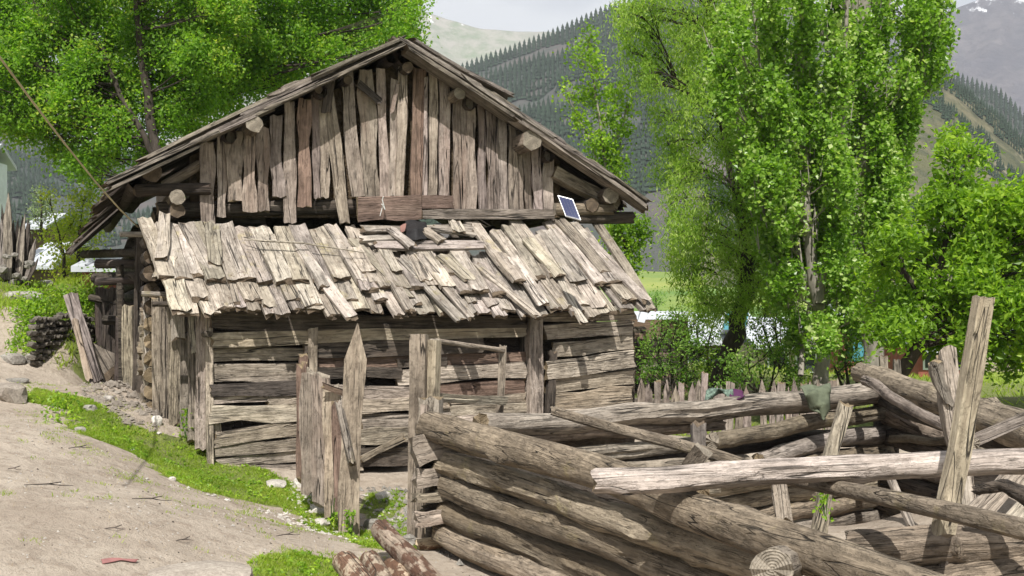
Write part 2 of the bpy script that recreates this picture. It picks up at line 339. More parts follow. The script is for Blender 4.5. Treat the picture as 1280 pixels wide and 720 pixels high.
n1 = s.noise(tco, 1.3, 6, .65); n2 = s.noise(tco, 9, 6, .7); n3 = s.noise(tco, 60, 4, .7); nf = s.noise(tco, .02, 5, .6)
soil = s.mix(s.mr(n1, .3, .7), rgb(.38, .315, .25), rgb(.53, .455, .37)); soil = s.mix(s.mr(n2, .5, .7, 0, .6), soil, rgb(.22, .165, .12))
soil = s.mix(s.mr(n3, .60, .68, 0, .6), soil, rgb(.13, .09, .065)); n4 = s.noise(tco, 3.5, 7, .75, .8); soil = s.mix(s.mr(n4, .5, .66, 0, .42), soil, rgb(.23, .18, .135)); soil = s.mix(s.mr(s.noise(s.map(tco, (1, 2.2, 1)), .55, 4, .6), .5, .62, 0, .35), soil, rgb(.27, .215, .165)); soil = s.mix(s.mr(n3, .3, .22, 0, .5), soil, rgb(.60, .54, .46))
stv = s.n('TexVoronoi', Vector=tco, Scale=26.0); peb = s.mr(stv.outputs['Distance'], .10, .16, 1, 0); peb = s.math('MULTIPLY', peb, s.mr(n2, .5, .6))
soil = s.mix(s.math('MULTIPLY', peb, .7), soil, rgb(.55, .51, .45))
turf = s.mix(s.mr(n2, .35, .65), rgb(.10, .13, .03), rgb(.22, .25, .07)); turf = s.mix(s.mr(n1, .55, .7, 0, .6), turf, rgb(.26, .21, .14))
fld = s.mix(s.mr(nf, .4, .6), rgb(.10, .19, .035), rgb(.26, .30, .07))
dist = s.n('VectorMath', _operation='LENGTH', i0=tco).outputs['Value']
turf = s.mix(s.mr(dist, 30, 42), turf, fld)
s.col(s.mix(s.mr(s.math('ADD', mk, s.mr(n2, .3, .7, -.25, .25)), .4, .6), soil, turf)); s.rough(.95)
s.bump(s.math('ADD', s.math('ADD', s.math('ADD', n2, n4), s.math('MULTIPLY', n3, .45)), s.math('MULTIPLY', peb, .5)), .05)
gnd = mesh_np('ground', np.stack([GX.ravel(), GY.ravel(), GZ.ravel()], 1), np.stack([ii, ii + 1, ii + n_ + 1, ii + n_], 1), s.m, smooth=True)
a_ = gnd.data.attributes.new('grass', 'FLOAT', 'POINT'); a_.data.foreach_set('value', GM.ravel().astype(np.float32)); gnd['kind'] = 'structure'

# ---------------------------------------------------------------- mountains
def mountain(name, prof, D, foot, back, mat, rough_, seed, nx=220, ny=90, fz=-2):
    """ridge line seen at pixels prof, D away; the slope falls to z=fz `foot` metres nearer and behind it `back` metres farther"""
    xs = np.array([(p[0] - CX) / F * D for p in prof]); zs = np.array([CAMZ - (p[1] - CY) / F * D for p in prof])
    X = np.linspace(xs[0], xs[-1], nx); Zr = np.interp(X, xs, zs); t = np.linspace(-1, 1, ny)
    XX, T = np.meshgrid(X, t); ZR = np.tile(Zr, (ny, 1)); YY = D + np.where(T < 0, T * foot, T * back)
    fall = np.where(T < 0, 1 - (-T) ** .9, 1 - T ** 1.1)
    Z = fz + (ZR - fz) * fall
    wgt = np.clip(np.abs(T) * 5, .12, 1) * np.clip((1 - np.abs(T)) * 4, 0, 1)
    rid = (1 - np.abs(fbm(XX, YY, rough_ * 7, 5, seed))) ** 2 - .6
    Z = Z + wgt * rough_ * (rid * 1.2 + fbm(XX, YY, rough_ * 2, 5, seed + 9) * .45)
    XX = XX * (YY / D)
    i = (np.arange(ny - 1)[:, None] * nx + np.arange(nx - 1)[None]).ravel()
    o = mesh_np(name, np.stack([XX.ravel(), YY.ravel(), Z.ravel()], 1), np.stack([i, i + 1, i + nx + 1, i + nx], 1), mat, smooth=True); o['kind'] = 'structure'
    def at(u, v):                                    # u along the ridge, v 0 ridge .. 1 foot
        gi = (1 - v) * (ny - 1) / 2; gj = u * (nx - 1); a, b = int(gi), int(gj); return Vector((XX[a, b], YY[a, b], Z[a, b]))
    return at
def slopemat(name, cols, scale, snow=None, scree=None):
    s = NT(name); g = s.n('NewGeometry'); p = g.outputs['Position']
    a = s.noise(p, scale, 7, .65, .3); b = s.noise(p, scale * 5, 5, .7); c = s.mix(s.mr(a, .38, .62), cols[0], cols[1]); c = s.mix(s.mr(b, .4, .62, 0, .8), c, cols[2])
    if snow:
        z = s.n('SeparateXYZ', Vector=p).outputs[2]; st = s.noise(s.map(p, (1, 1, .35)), scale * 4, 6, .7)
        f = s.mr(s.math('ADD', z, s.mr(st, .3, .7, -snow[1], snow[1])), snow[0] - 12, snow[0] + 12); c = s.mix(f, c, rgb(.85, .87, .9))
    if scree:
        f = s.mr(s.noise(s.map(p, scree), 1, 6, .7, .8), .55, .62); c = s.mix(f, c, rgb(.44, .37, .28))
    s.col(c); s.rough(.95); s.bump(s.math('ADD', a, b), 6 if snow else 2); return s.m
mountain('far_snow_mountain', [(-100, 330), (150, 200), (300, 120), (400, 60), (470, 30), (528, 10), (560, 22), (600, 33), (650, 37), (700, 36), (760, 60), (900, 100), (1200, 330)], 2500, 900, 500, slopemat('pale_high_mountain', (rgb(.22, .21, .17), rgb(.16, .20, .11), rgb(.34, .31, .27)), .006, (705, 90)), 38, 3)
mountain('right_snow_mountain', [(700, 320), (900, 150), (1040, 50), (1130, 30), (1190, 8), (1230, -8), (1280, -22), (1340, -50), (1500, 10), (1700, 60)], 2300, 800, 500, slopemat('bare_rock_mountain', (rgb(.065, .06, .075), rgb(.12, .105, .11), rgb(.045, .042, .055)), .008, (655, 60)), 42, 8)
ridge = mountain('forested_ridge', [(-500, 60), (-200, 130), (0, 150), (120, 200), (300, 190), (470, 140), (580, 88), (640, 66), (700, 42), (760, 14), (820, -4), (900, -30), (1000, -10), (1100, 60), (1250, 120), (1400, 260)], 820, 520, 300, slopemat('brown_and_green_hillside', (rgb(.035, .055, .045), rgb(.12, .095, .09), rgb(.045, .06, .05)), .012), 20, 4, 320, 120)
scr = mountain('scree_hillside', [(820, 330), (900, 230), (1000, 120), (1100, 72), (1160, 84), (1200, 108), (1240, 140), (1285, 182), (1340, 235), (1420, 280), (1500, 350)], 430, 200, 240, slopemat('scree_and_scrub_slope', (rgb(.085, .09, .04), rgb(.17, .15, .09), rgb(.045, .055, .028)), .03, None, (.012, .003, .012)), 9, 6, 200, 100)
def conifers(name, at, n, vr, ur, h, mat, dens):
    V = []; Fc = []; T = []
    for _ in range(n):
        u = R.uniform(*ur); v = vr[0] + (vr[1] - vr[0]) * R.random() ** 1.6; p = at(u, v)
        if float(fbm(np.array([p.x]), np.array([p.y]), dens[0], 3, 44)[0]) < dens[1] + .1 * (v > .06) : 
            if v > .03 or R.random() < .6: continue
        H_ = h * R.uniform(.3, 1.0) ** .8 * 1.35; r0 = H_ * R.uniform(.2, .33); b = len(V); tn = R.random()
        for k in range(3):
            zb = H_ * (.06 + .28 * k); zt = H_ * min(1, .5 + .27 * k); rr = r0 * (1 - .27 * k); c = len(V)
            for j in range(5):
                a = j * 1.2566 + k + R.random() * .4; q = rr * R.uniform(.75, 1.2); V.append((p.x + math.cos(a) * q, p.y + math.sin(a) * q, p.z + zb - H_ * .03 * R.random()))
            V.append((p.x, p.y, p.z + zt))
            for j in range(5): Fc.append((c + j, c + (j + 1) % 5, c + 5)); T.append(tn)
    o = mesh_np(name, V, Fc, mat, tint=T); o['kind'] = 'stuff'; return o
CONM = plain('conifer_needles', rgb(.028, .048, .028), .9, .4, .2)
for nm_, n_c, ur_ in (('conifer_forest', 60000, (.53, .77)), ('conifer_forest', 6000, (.22, .37)), ('conifer_forest', 5000, (.84, .95))): conifers(nm_, ridge, n_c, (-.02, .8), ur_, 5.4, CONM, (48, -.27))
conifers('scrub_conifers', scr, 9000, (0, .8), (.1, .9), 2.6, CONM, (30, .02))
HZ = (7500, 7500)
#SECTION hut
# ---------------------------------------------------------------- the hut
hut = empty('wooden_hut', hw(3, 1, -.1), 'old log and plank hut with steep gable, leaning on the slope behind the log pen', 'hut')
rid_ = hl(H(500, 52, .3)); lea = hl(H(137, 228, .3)); rea = hl(H(806, 258, .3))
def slope(side, f, v, off=0):                        # f 0 at the ridge .. 1 at the eave
    e = lea if side < 0 else rea; d = Vector((e[0] - rid_[0], e[2] - rid_[2])); n = Vector((-d.y, d.x)) if side > 0 else Vector((d.y, -d.x)); n.normalize()
    return hw(rid_[0] + d.x * f + n.x * off, v, rid_[2] + d.y * f + n.y * off)
SNL = (slope(-1, .5, 0, 1) - slope(-1, .5, 0, 0)); SNR = (slope(1, .5, 0, 1) - slope(1, .5, 0, 0))
roof = tubes('main_roof', [([slope(sd_, f, .2 if f < .9 else .1, -.12), slope(sd_, f, -3.5, -.12), slope(sd_, f, -7, -.12)], .085) for sd_ in (-1, 1) for f in (.04, .3, .62, .93)], WDK[0], hut)
for k in range(27):
    v = .22 - .27 * k; dv = R.uniform(-.02, .02)
    for sd_, nn in ((-1, SNL), (1, SNR)):
        piece('roof_plank', [slope(sd_, -.01, v + dv, -.01), slope(sd_, .55, v, -.005)], .29, .035, WDK, roof, nn, segs=5)
        if sd_ < 0 and k < 20:
            g = min(1, k / 11); e = H(137 - 47 * g + R.uniform(-5, 5), 230 + 82 * g + R.uniform(-6, 6), v); pts = [slope(sd_, .5, v, .025), slope(sd_, .86 - .06 * g, v, .02), e]
        else: pts = [slope(sd_, .5, v, .03), slope(sd_, 1 + R.uniform(-.05, .03), v, .03)]
        piece('roof_plank', pts, R.uniform(.2, .29), .035, WDK, roof, nn, rag=.07)
        if k > 0: piece('roof_plank', [slope(sd_, -.02, v + .1, .05), slope(sd_, .4 + R.uniform(-.05, .05), v + .1, .06)], .27, .03, VRG, roof, nn, segs=4)
# planks whose edges show along the verge: pixel ends, distance out, thickness
for (x0, y0, x1, y1, v, t, w) in [(503, 50, 392, 97, .58, .045, .3), (499, 59, 330, 138, .60, .04, .26), (440, 78, 338, 122, .5, .05, .3), (412, 92, 300, 147, .55, .04, .26), (392, 106, 250, 172, .62, .04, .22),
    (352, 118, 250, 166, .48, .04, .3), (345, 134, 236, 184, .66, .035, .2), (318, 146, 248, 178, .70, .03, .16), (268, 166, 137, 228, .60, .05, .32), (262, 160, 175, 204, .5, .04, .3), (250, 181, 136, 236, .66, .035, .2),
    (220, 186, 130, 232, .45, .04, .3), (300, 141, 278, 151, .4, .03, .22), (372, 103, 352, 111, .4, .03, .22)]:
    v = v * .5; piece('verge_plank', [H(x0, y0, v), H(x1, y1, v)], w, t, VRG, roof, SNL, rag=.08, wav=.04, warp=.004)
for (x0, y0, x1, y1, v, t, w) in [(500, 51, 600, 112, .58, .05, .3), (512, 53, 578, 92, .45, .04, .3), (505, 62, 640, 150, .62, .05, .26), (575, 100, 690, 176, .66, .045, .24), (545, 78, 634, 121, .42, .045, .28), (570, 96, 630, 131, .45, .04, .26),
    (612, 118, 642, 138, .4, .03, .25), (585, 106, 700, 180, .56, .04, .3), (650, 152, 760, 222, .60, .05, .3), (640, 150, 770, 236, .68, .035, .2), (690, 176, 722, 196, .4, .04, .26), (735, 203, 806, 252, .58, .04, .3), (700, 186, 807, 262, .64, .05, .26), (780, 236, 798, 248, .42, .03, .26), (745, 214, 764, 226, .42, .03, .2)]:
    v = v * .5; piece('verge_plank', [H(x0, y0, v), H(x1, y1, v)], w, t, VRG, roof, SNR, rag=.07, wav=.04, warp=.004)
# purlins, ties and corner beams under the eaves
for (x, y, d, v, bk, m) in [(318, 155, 21, .62, 5, (LOG[0], EGL)), (190, 216, 24, .32, 4, WDK), (575, 117, 15, .45, 2, LOG), (665, 175, 26, .62, 3, LOG), (764, 244, 22, .42, 4, LOG), (222, 246, 20, .45, 2.5, LOG), (222, 263, 19, .38, 2.5, WDK), (740, 256, 18, .3, 3, WDK), (510, 84, 14, .35, 4, WDK), (435, 100, 12, .3, 1, WDK), (398, 112, 10, .3, 1, WDK)]:
    v = v * .68; a = H(x, y, v); piece('purlin', [a, a - HV * (v + bk)], d / F * a.y, None, m, roof, HW, rnd=True, sides=9 if y in (246, 244) else 12, lump=.08, rag=.01)
ties = tubes('loft_frame', [([H(250, 255, -.5), H(690, 255, -.5)], .07)], WDK[0], hut)
for (x0, y0, x1, y1, v, w, m) in [(168, 238, 262, 236, .12, 15, WDK), (196, 262, 445, 258, -.12, 20, WDK), (192, 270, 330, 270, -.35, 22, WDK), (206, 232, 250, 206, .02, 13, LOG), (693, 262, 765, 262, .1, 16, LOG), (690, 215, 770, 258, .02, 16, WAL), (720, 272, 790, 272, .05, 16, WDK), (690, 246, 768, 240, -.3, 18, WDK)]:  # recess shade is put into the dark wood of the tie under the gable
    a, b = H(x0, y0, v), H(x1, y1, v); piece('tie_beam', [a, b], w / F * a.y, None, m, ties, HV, rnd=m is not WAL, rag=.02)
# body: log walls behind; the parts of the left wall that show are logs of their own
zb = -.35
bq = [hw(.12, -6.4, zb), hw(.12, -6.4, 2.9), slope(-1, .85, -6.4, -.3), slope(-1, .02, -6.4, -.3), slope(1, .85, -6.4, -.3), hw(5.9, -6.4, 2.9), hw(5.9, -6.4, zb)]
body = mesh_py('back_wall', [tuple(p) for p in bq] + [tuple(p - HV * .1) for p in bq], [tuple(range(7)), tuple(range(13, 6, -1))] + [(i, i + 7, 7 + (i + 1) % 7, (i + 1) % 7) for i in range(7)], WDK[0], hut)
lw = box('side_wall', hw(.2, -6.5, zb), HU * .1, HV * 6.4, HW * 3.1, WDK[0], hut)
for k in range(14):  # upper logs take dark wood, so the eave's shade is painted in
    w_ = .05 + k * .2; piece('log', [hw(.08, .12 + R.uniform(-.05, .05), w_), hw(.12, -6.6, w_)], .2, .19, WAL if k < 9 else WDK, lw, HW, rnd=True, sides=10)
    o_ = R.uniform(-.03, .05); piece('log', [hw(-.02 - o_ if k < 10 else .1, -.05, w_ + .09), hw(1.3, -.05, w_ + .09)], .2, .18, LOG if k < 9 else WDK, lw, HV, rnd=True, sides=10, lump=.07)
rw = box('side_wall', hw(5.85, -6.5, zb), HU * .12, HV * 6.5, HW * 3.1, WDK[0], hut)
# gable: dark straw-toned sheet painting loft shade into the gaps, then the upright boards
gA = [H(238, 272, -.12), H(238, 195, -.12), H(500, 75, -.12), H(700, 195, -.12), H(700, 272, -.12)]
gable = mesh_py('gable_wall', [tuple(p) for p in gA] + [tuple(p - HV * .08) for p in gA], [(0, 1, 2, 3, 4), (9, 8, 7, 6, 5)] + [(i, (i + 1) % 5, 5 + (i + 1) % 5, 5 + i) for i in range(5)], plain('straw_and_loft_shade', rgb(.09, .065, .04), .9, .6, 16, .05), hut)
GB = [(259, 182, 260, 280, 17), (276, 172, 277, 271, 12), (293, 168, 293, 251, 21), (312, 172, 312, 264, 16), (329, 163, 328, 264, 16), (345, 149, 348, 246, 16), (362, 131, 363, 278, 14), (380, 128, 381, 258, 17), (394, 122, 395, 248, 9), (404, 122, 406, 247, 11),
      (408, 112, 430, 279, 17), (433, 92, 446, 246, 18), (458, 92, 465, 247, 22), (476, 90, 481, 247, 12), (494, 104, 489, 246, 9), (506, 84, 500, 247, 12), (522, 90, 520, 248, 18), (533, 100, 531, 262, 5), (541, 88, 540, 262, 12), (555, 98, 556, 262, 14), (571, 125, 572, 263, 12), (579, 126, 582, 263, 8), (588, 128, 590, 263, 12), (602, 136, 603, 263, 11),
      (614, 143, 617, 263, 13), (627, 150, 630, 264, 12), (640, 158, 643, 264, 12), (649, 163, 651, 264, 7), (657, 168, 661, 264, 10), (670, 180, 673, 264, 14), (685, 188, 686, 276, 15)]
for i, (x0, y0, x1, y1, w) in enumerate(GB):
    v = .03 + R.uniform(-.02, .03); a, b = H(x1, y1, v + R.uniform(0, .03)), H(x0, y0 - 4, v + R.uniform(-.01, .01))
    piece('board', [a, b], w * .95 / F * a.y, .03, WRD if i in (7, 16) else GAB, gable, HV, rag=.02, wav=.11, segs=11, warp=.006)
for (x0, y0, x1, y1, w, m) in [(414, 98, 408, 140, 12, WDK), (449, 105, 476, 128, 9, WDK), (490, 140, 497, 105, 5, GAB)]:
    a, b = H(x0, y0, .1), H(x1, y1, .12); piece('board', [a, b], w / F * a.y, .02, m, gable, HV, segs=4)
piece('rail', [H(527, 268, .14), H(691, 268, .14)], .125, .09, VRG, gable, HV, rag=.01, segs=10)
piece('rail', [H(447, 261, .12), H(527, 260, .12)], .30, .05, WRD, gable, HV, rag=.01); piece('rail', [H(524, 252, .10), H(566, 252, .10)], .16, .04, WRD, gable, HV, rag=.01)
# lean-to roof: one slope, two overlapping courses and loose planks
LO = H(500, 276, 0); L1 = H(500, 394, 1.5); LN = HU.cross(L1 - LO).normalized(); LN = LN if LN.z > 0 else -LN
def L(x, y, off=0): return hit(x, y, LO + LN * off, LN)
lean = tubes('lean_to_roof', [([L(x0, 284, -.09), L(x1, 384, -.09)], .045) for x0, x1 in ((215, 262), (330, 382), (440, 500), (560, 630), (650, 725), (725, 800))] + [([L(190, y, -.02), L(x1, y, -.02)], .03) for y, x1 in ((300, 745), (345, 780), (380, 808))], WDK[0], hut)
def skew(x): return .36 + (x - 200) * .00075          # how far right a plank runs per pixel down
def course(yt, yb, offt, offb, jit, ws, x0=196, x1=790, drop=0, lf=0):
    x = x0
    while x < x1:
        w = R.uniform(*ws); xc = x + w / 2; sk = skew(xc) + R.uniform(-.1, .1); a = yt + R.uniform(-jit, jit); b = yb + R.uniform(-jit, jit) + (xc < 300) * lf
        ym = (yt + yb) / 2
        if R.random() >= drop:
            p, q = L(xc - sk * (ym - a), a, offt + R.uniform(0, .025)), L(xc + sk * (b - ym), b, offb + R.uniform(0, .035))
            piece('plank', [p, q], w * .97 / F * 13.6, R.uniform(.04, .065), SHK, lean, LN, rag=.035, wav=.06, segs=7, warp=.006)
        x += w * R.uniform(.93, 1.1)
course(318, 392, .0, .03, 6, (14, 26), 212, 776)      # lower course
course(300, 378, .03, .055, 9, (14, 24), 212, 764, drop=.3)
course(281, 350, .05, .10, 6, (13, 26), 188, 452)     # upper course, left of the patch
course(283, 348, .05, .10, 7, (14, 27), 608, 742)     # upper course, right
course(322, 362, .07, .11, 10, (16, 24), 440, 610)    # short ones under the patch
course(312, 352, .10, .14, 12, (14, 22), 330, 640, drop=.6)
for (x0, y0, x1, y1, w, o) in [(206, 268, 202, 322, 15, .17), (265, 280, 268, 330, 17, .16), (188, 281, 222, 345, 22, .02), (206, 322, 208, 346, 26, .10), (214, 345, 228, 389, 25, .09), (233, 280, 262, 338, 18, .13), (745, 276, 815, 388, 14, .07), (716, 278, 790, 370, 16, .09), (700, 275, 757, 340, 20, .13), (735, 300, 808, 376, 14, .14),
    (470, 307, 604, 307, 14, .17), (453, 288, 590, 284, 12, .14), (568, 277, 575, 290, 18, .2), (452, 299, 500, 297, 10, .18), (540, 285, 592, 292, 15, .16), (488, 286, 515, 308, 12, .24), (532, 288, 552, 302, 14, .22), (472, 318, 512, 388, 12, .13), (500, 322, 575, 400, 13, .13), (524, 318, 590, 398, 11, .15), (555, 320, 588, 350, 20, .17), (595, 330, 672, 396, 12, .15), (640, 322, 680, 380, 16, .16), (440, 300, 512, 372, 13, .12), (700, 352, 730, 404, 10, .08), (375, 310, 440, 398, 14, .13), (660, 300, 700, 345, 15, .17)]:
    piece('plank', [L(x0, y0, o), L(x1, y1, o)], w / F * 13.7, .04, SHK, lean, LN, rag=.04, wav=.07, segs=7, warp=.005)
# lower front wall: split timbers laid flat, one above the other
fw = box('front_wall', H(266, 598, .98), H(655, 590, .98) - H(266, 598, .98), HV * .03, HW * 1.72, WDK[0], hut)  # both dark boxes are backing sheets, painted shade for the timber gaps
fw2 = box('front_wall', H(676, 565, .98), H(792, 560, .98) - H(676, 565, .98), HV * .03, HW * 1.5, WDK[0], hut)
FV = 1.2
def timber(x0, y0, x1, y1, h, m=WAL, v=None, par=fw, t=.1):
    v = FV + R.uniform(-.05, .045) if v is None else v; a, b = H(x0, y0, v), H(x1, y1, v)
    piece('timber', [a, b], h * .98 / F * a.y, t, m, par, HV, rag=.03, wav=.09, segs=max(6, min(14, int((b - a).length / .25))), warp=.004)
for r_ in [(262, 402, 656, 404, 24, WDK), (264, 424, 655, 416, 17), (257, 443, 384, 441, 16), (378, 438, 604, 432, 20, WDK), (264, 466, 374, 463, 23), (394, 454, 655, 447, 15, WRD), (264, 489, 372, 485, 16, WDK), (495, 470, 655, 463, 20), (374, 468, 500, 466, 14, WDK), (372, 489, 520, 491, 18), (530, 489, 655, 482, 17, WRD),  # top timber's dark wood carries the lean-to roof's shadow in its colour
    (262, 501, 362, 495, 8), (335, 502, 385, 498, 10), (450, 508, 560, 502, 16), (550, 499, 656, 497, 12), (260, 518, 378, 513, 23), (450, 528, 560, 523, 18), (545, 513, 656, 510, 12), (267, 549, 378, 534, 18), (268, 564, 378, 554, 15), (270, 579, 378, 568, 15), (285, 591, 378, 586, 13), (378, 510, 452, 510, 22), (378, 534, 452, 534, 22), (378, 558, 452, 556, 20), (378, 580, 452, 578, 20),
    (448, 546, 512, 540, 20), (448, 566, 512, 563, 12, WDK), (448, 578, 512, 576, 12, WDK), (446, 592, 514, 606, 9), (450, 608, 560, 606, 19), (550, 532, 656, 528, 20), (550, 555, 656, 550, 20), (550, 580, 656, 575, 22), (496, 454, 556, 452, 12, WDK, 1.22)]:
    timber(*r_)
timber(452, 574, 505, 546, 9, WAL, 1.3, fw, .04)
for r_ in [(676, 397, 792, 393, 12), (680, 416, 790, 409, 19), (690, 438, 790, 427, 19), (682, 462, 790, 449, 21), (684, 481, 790, 471, 19), (692, 504, 790, 494, 25), (690, 520, 790, 516, 16), (684, 540, 790, 536, 20)]:
    timber(*r_, par=fw2)
piece('post', [H(668, 560, 1.24), H(667, 396, 1.24)], .17, .14, WAL, fw2, HV, wav=.08, segs=9); piece('post', [H(652, 560, 1.1), H(655, 398, 1.1)], .07, .1, WDK, fw2, HV); piece('post', [H(686, 545, 1.24), H(690, 440, 1.22)], .1, .1, WDK, fw2, HV)
piece('post', [H(391, 520, 1.3), H(390, 412, 1.26)], .11, .07, WAL, fw, HV, wav=.08); piece('post', [H(381, 560, 1.34), H(379, 444, 1.3)], .09, .05, WRD, fw, HV)
side = box('side_wall', H(792, 560, .98), -HV * .8, HU * -.08, HW * 1.6, WDK[0], hut)
# upright boards closing the left corner, set askew
scn = tubes('corner_screen', [([P(205, 420, 13.35), P(262, 418, 12.5)], .035)], WDK[0], hut)
for (x, yt, xb, yb, w, D, m) in [(196, 372, 197, 526, 13, 13.3, WAL), (207, 372, 207, 536, 13, 13.2, WAL), (220, 374, 219, 531, 18, 13.05, WAL), (222, 380, 223, 424, 16, 12.75, SHK), (231, 380, 233, 545, 13, 12.95, WAL), (242, 378, 242, 552, 14, 12.75, WAL), (251, 382, 251, 561, 13, 12.6, WAL), (238, 380, 242, 440, 7, 12.6, SHK)]:
    piece('board', [P(xb, yb, D), P(x, yt, D)], w / F * D, .035, m, scn, (.35, -1, 0), rag=.03, wav=.05, segs=9, warp=.003)
piece('post', [H(263, 585, 1.24), H(261, 392, 1.2)], .075, .08, WAL, scn, HV); piece('post', [H(272, 556, 1.18), H(269, 522, 1.18)], .09, .08, WAL, scn, HV)
# left porch: posts and poles, mostly dark wood that paints in the eave's shade
pch = tubes('porch_frame', [([P(118, 348, 15), P(178, 346, 14.5)], .07), ([P(104, 318, 17), P(175, 316, 14.6)], .06), ([P(150, 330, 14.6), P(152, 500, 14.6)], .05)], WDK[0], hut)
for (x0, y0, x1, y1, w, D, m) in [(163, 502, 160, 382, 15, 14.2, WAL), (136, 482, 139, 360, 17, 15.5, WDK), (147, 500, 150, 395, 8, 14.6, WDK), (172, 500, 176, 300, 12, 14.0, WDK), (128, 470, 127, 360, 14, 16, WDK), (186, 470, 184, 370, 8, 13.5, SHK), (188, 512, 178, 420, 6, 13.5, WAL)]:
    piece('post', [P(x0, y0, D), P(x1, y1, D)], w / F * D, .08, m, pch, (0, -1, 0), wav=.06)
for (x0, y0, x1, y1, w, D, m) in [(120, 330, 180, 330, 12, 15.2, WDK), (120, 352, 180, 350, 10, 14.6, WDK), (112, 372, 172, 384, 9, 15.5, WDK), (150, 293, 190, 293, 7, 13.6, SHK), (177, 367, 208, 368, 7, 13.3, SHK), (130, 400, 180, 402, 12, 15, WDK)]:
    piece('beam', [P(x0, y0, D), P(x1, y1, D)], w / F * D, None, m, pch, (0, -1, 0), rnd=True, sides=10, rag=.01)
#SECTION hutthings
# ---------------------------------------------------------------- things on the hut
PVF = plain('panel_frame_aluminium', rgb(.4, .4, .4), .4, .1, 5, 0, .6)
s = NT('solar_cells'); s.col(rgb(.012, .02, .075)); s.rough(.15); PVC = s.m
pc = [P(697, 244, 13.35), P(716, 249, 13.3), P(722, 273, 13.15), P(707, 270, 13.2)]
ux, uy = (pc[3] - pc[0]), (pc[1] - pc[0]); un = ux.cross(uy).normalized(); un = un if un.y < 0 else -un
sp = empty('solar_panel', pc[3], 'small blue solar panel propped on the top right of the plank roof', 'solar panel')
box('frame', pc[0], ux, uy, un * -.025, PVF, sp); box('panel_glass', pc[0] + ux * .04 + uy * .03 + un * .001, ux * .95, uy * .94, un * .002, plain('panel_backing', rgb(.06, .07, .12), .3), sp)
for i in range(7):
    for j in range(4):
        box('solar_cell', pc[0] + ux * (.055 + i * .128) + uy * (.07 + j * .216) + un * .004, ux * .122, uy * .205, un * .002, PVC, sp)
def cloth(name, pts, label, mat, cat='cloth', thick=.012, nx=None, wr=.03, group=None):
    """pts: rows of world points; smooth folded sheet with thickness"""
    ny, nx = len(pts), len(pts[0]); k = 6; V = []
    A = np.array([[list(p) for p in r] for r in pts])
    n1 = (ny - 1) * k + 1; n2 = (nx - 1) * k + 1; B = np.zeros((n1, n2, 3))
    for i in range(n1):
        for j in range(n2):
            a, b = min(i // k, ny - 2), min(j // k, nx - 2); f, g = (i - a * k) / k, (j - b * k) / k
            f = f * f * (3 - 2 * f); B[i, j] = (A[a, b] * (1 - g) + A[a, b + 1] * g) * (1 - f) + (A[a + 1, b] * (1 - g) + A[a + 1, b + 1] * g) * f
            B[i, j, 1] += wr * (math.sin(j * .9 + i * .25) + math.sin(j * .37 - i * .5 + 1)) * .5; B[i, j, 2] += wr * .5 * math.sin(i * .8 + j * .5)
    me = bpy.data.meshes.new(name); Fc = [(i * n2 + j, i * n2 + j + 1, (i + 1) * n2 + j + 1, (i + 1) * n2 + j) for i in range(n1 - 1) for j in range(n2 - 1)]
    me.from_pydata(B.reshape(-1, 3).tolist(), [], Fc); me.polygons.foreach_set('use_smooth', [True] * len(Fc)); me.materials.append(mat)
    o = bpy.data.objects.new(name, me); C.objects.link(o); md = o.modifiers.new('thickness', 'SOLIDIFY'); md.thickness = thick
    return tag(o, label, cat, group)
BLK = plain('black_sacking', rgb(.018, .017, .018), .7, .5, 20, .01); GRC = plain('olive_green_cloth', rgb(.10, .115, .075), .9, .3, 12, .006)
cloth('black_sack', [[L(507, 277, .12), L(518, 276, .2), L(532, 278, .12)], [L(506, 288, .16), L(520, 287, .30), L(534, 290, .16)], [L(508, 299, .18), L(520, 301, .26), L(533, 300, .18)]], 'black sack stuffed in the gap at the top of the plank roof', BLK, 'sack', wr=.02)
cloth('red_rag', [[L(500, 284, .2), L(508, 280, .25)], [L(501, 292, .22), L(506, 290, .27)]], 'small reddish rag beside the black sack on the plank roof', plain('reddish_rag', rgb(.22, .12, .10), .9), 'rag', wr=.02)
tag(tubes('dry_branch', [([L(304, 296, .22), L(325, 301, .24), L(380, 304, .24), L(456, 316, .24)], [.006, .013, .011, .006]), ([L(325, 301, .24), L(316, 300, .25), L(305, 300, .24)], .006), ([L(345, 303, .24), L(352, 312, .22), L(356, 318, .2)], .005)], PAL[0]), 'long thin dry branch lying across the left of the plank roof', 'branch')
tag(tubes('white_tie', [([H(481, 262, .2), H(478, 250, .22), H(479, 246, .24)], .007), ([H(481, 262, .2), H(477, 255, .24)], .006), ([H(479, 255, .22), H(475, 270, .2)], .004)], plain('white_plastic_strip', rgb(.75, .75, .72), .5)), 'strip of white plastic knotted round the red brown rail under the gable', 'plastic strip')
bl = cloth('dark_blue_cloth', [[H(257, 470, 1.12), H(261, 470, 1.12)], [H(256, 500, 1.14), H(261, 500, 1.14)], [H(257, 535, 1.14), H(261, 535, 1.12)]], 'dark blue cloth hanging in the gap beside the corner boards', plain('dark_blue_fabric', rgb(.02, .022, .045), .8), 'cloth', wr=.015)
cb = [P(-60, -10, 7.2), P(0, 72, 8.3), P(40, 126, 9.3), P(80, 178, 10.5), P(120, 228, 11.8), P(150, 262, 12.8), P(173, 284, 13.6)]
tag(tubes('cable', [(cb, .009)], plain('old_yellowed_cable', rgb(.42, .36, .22), .6)), 'old yellowed cable running from the top left down to the hut eave', 'cable')
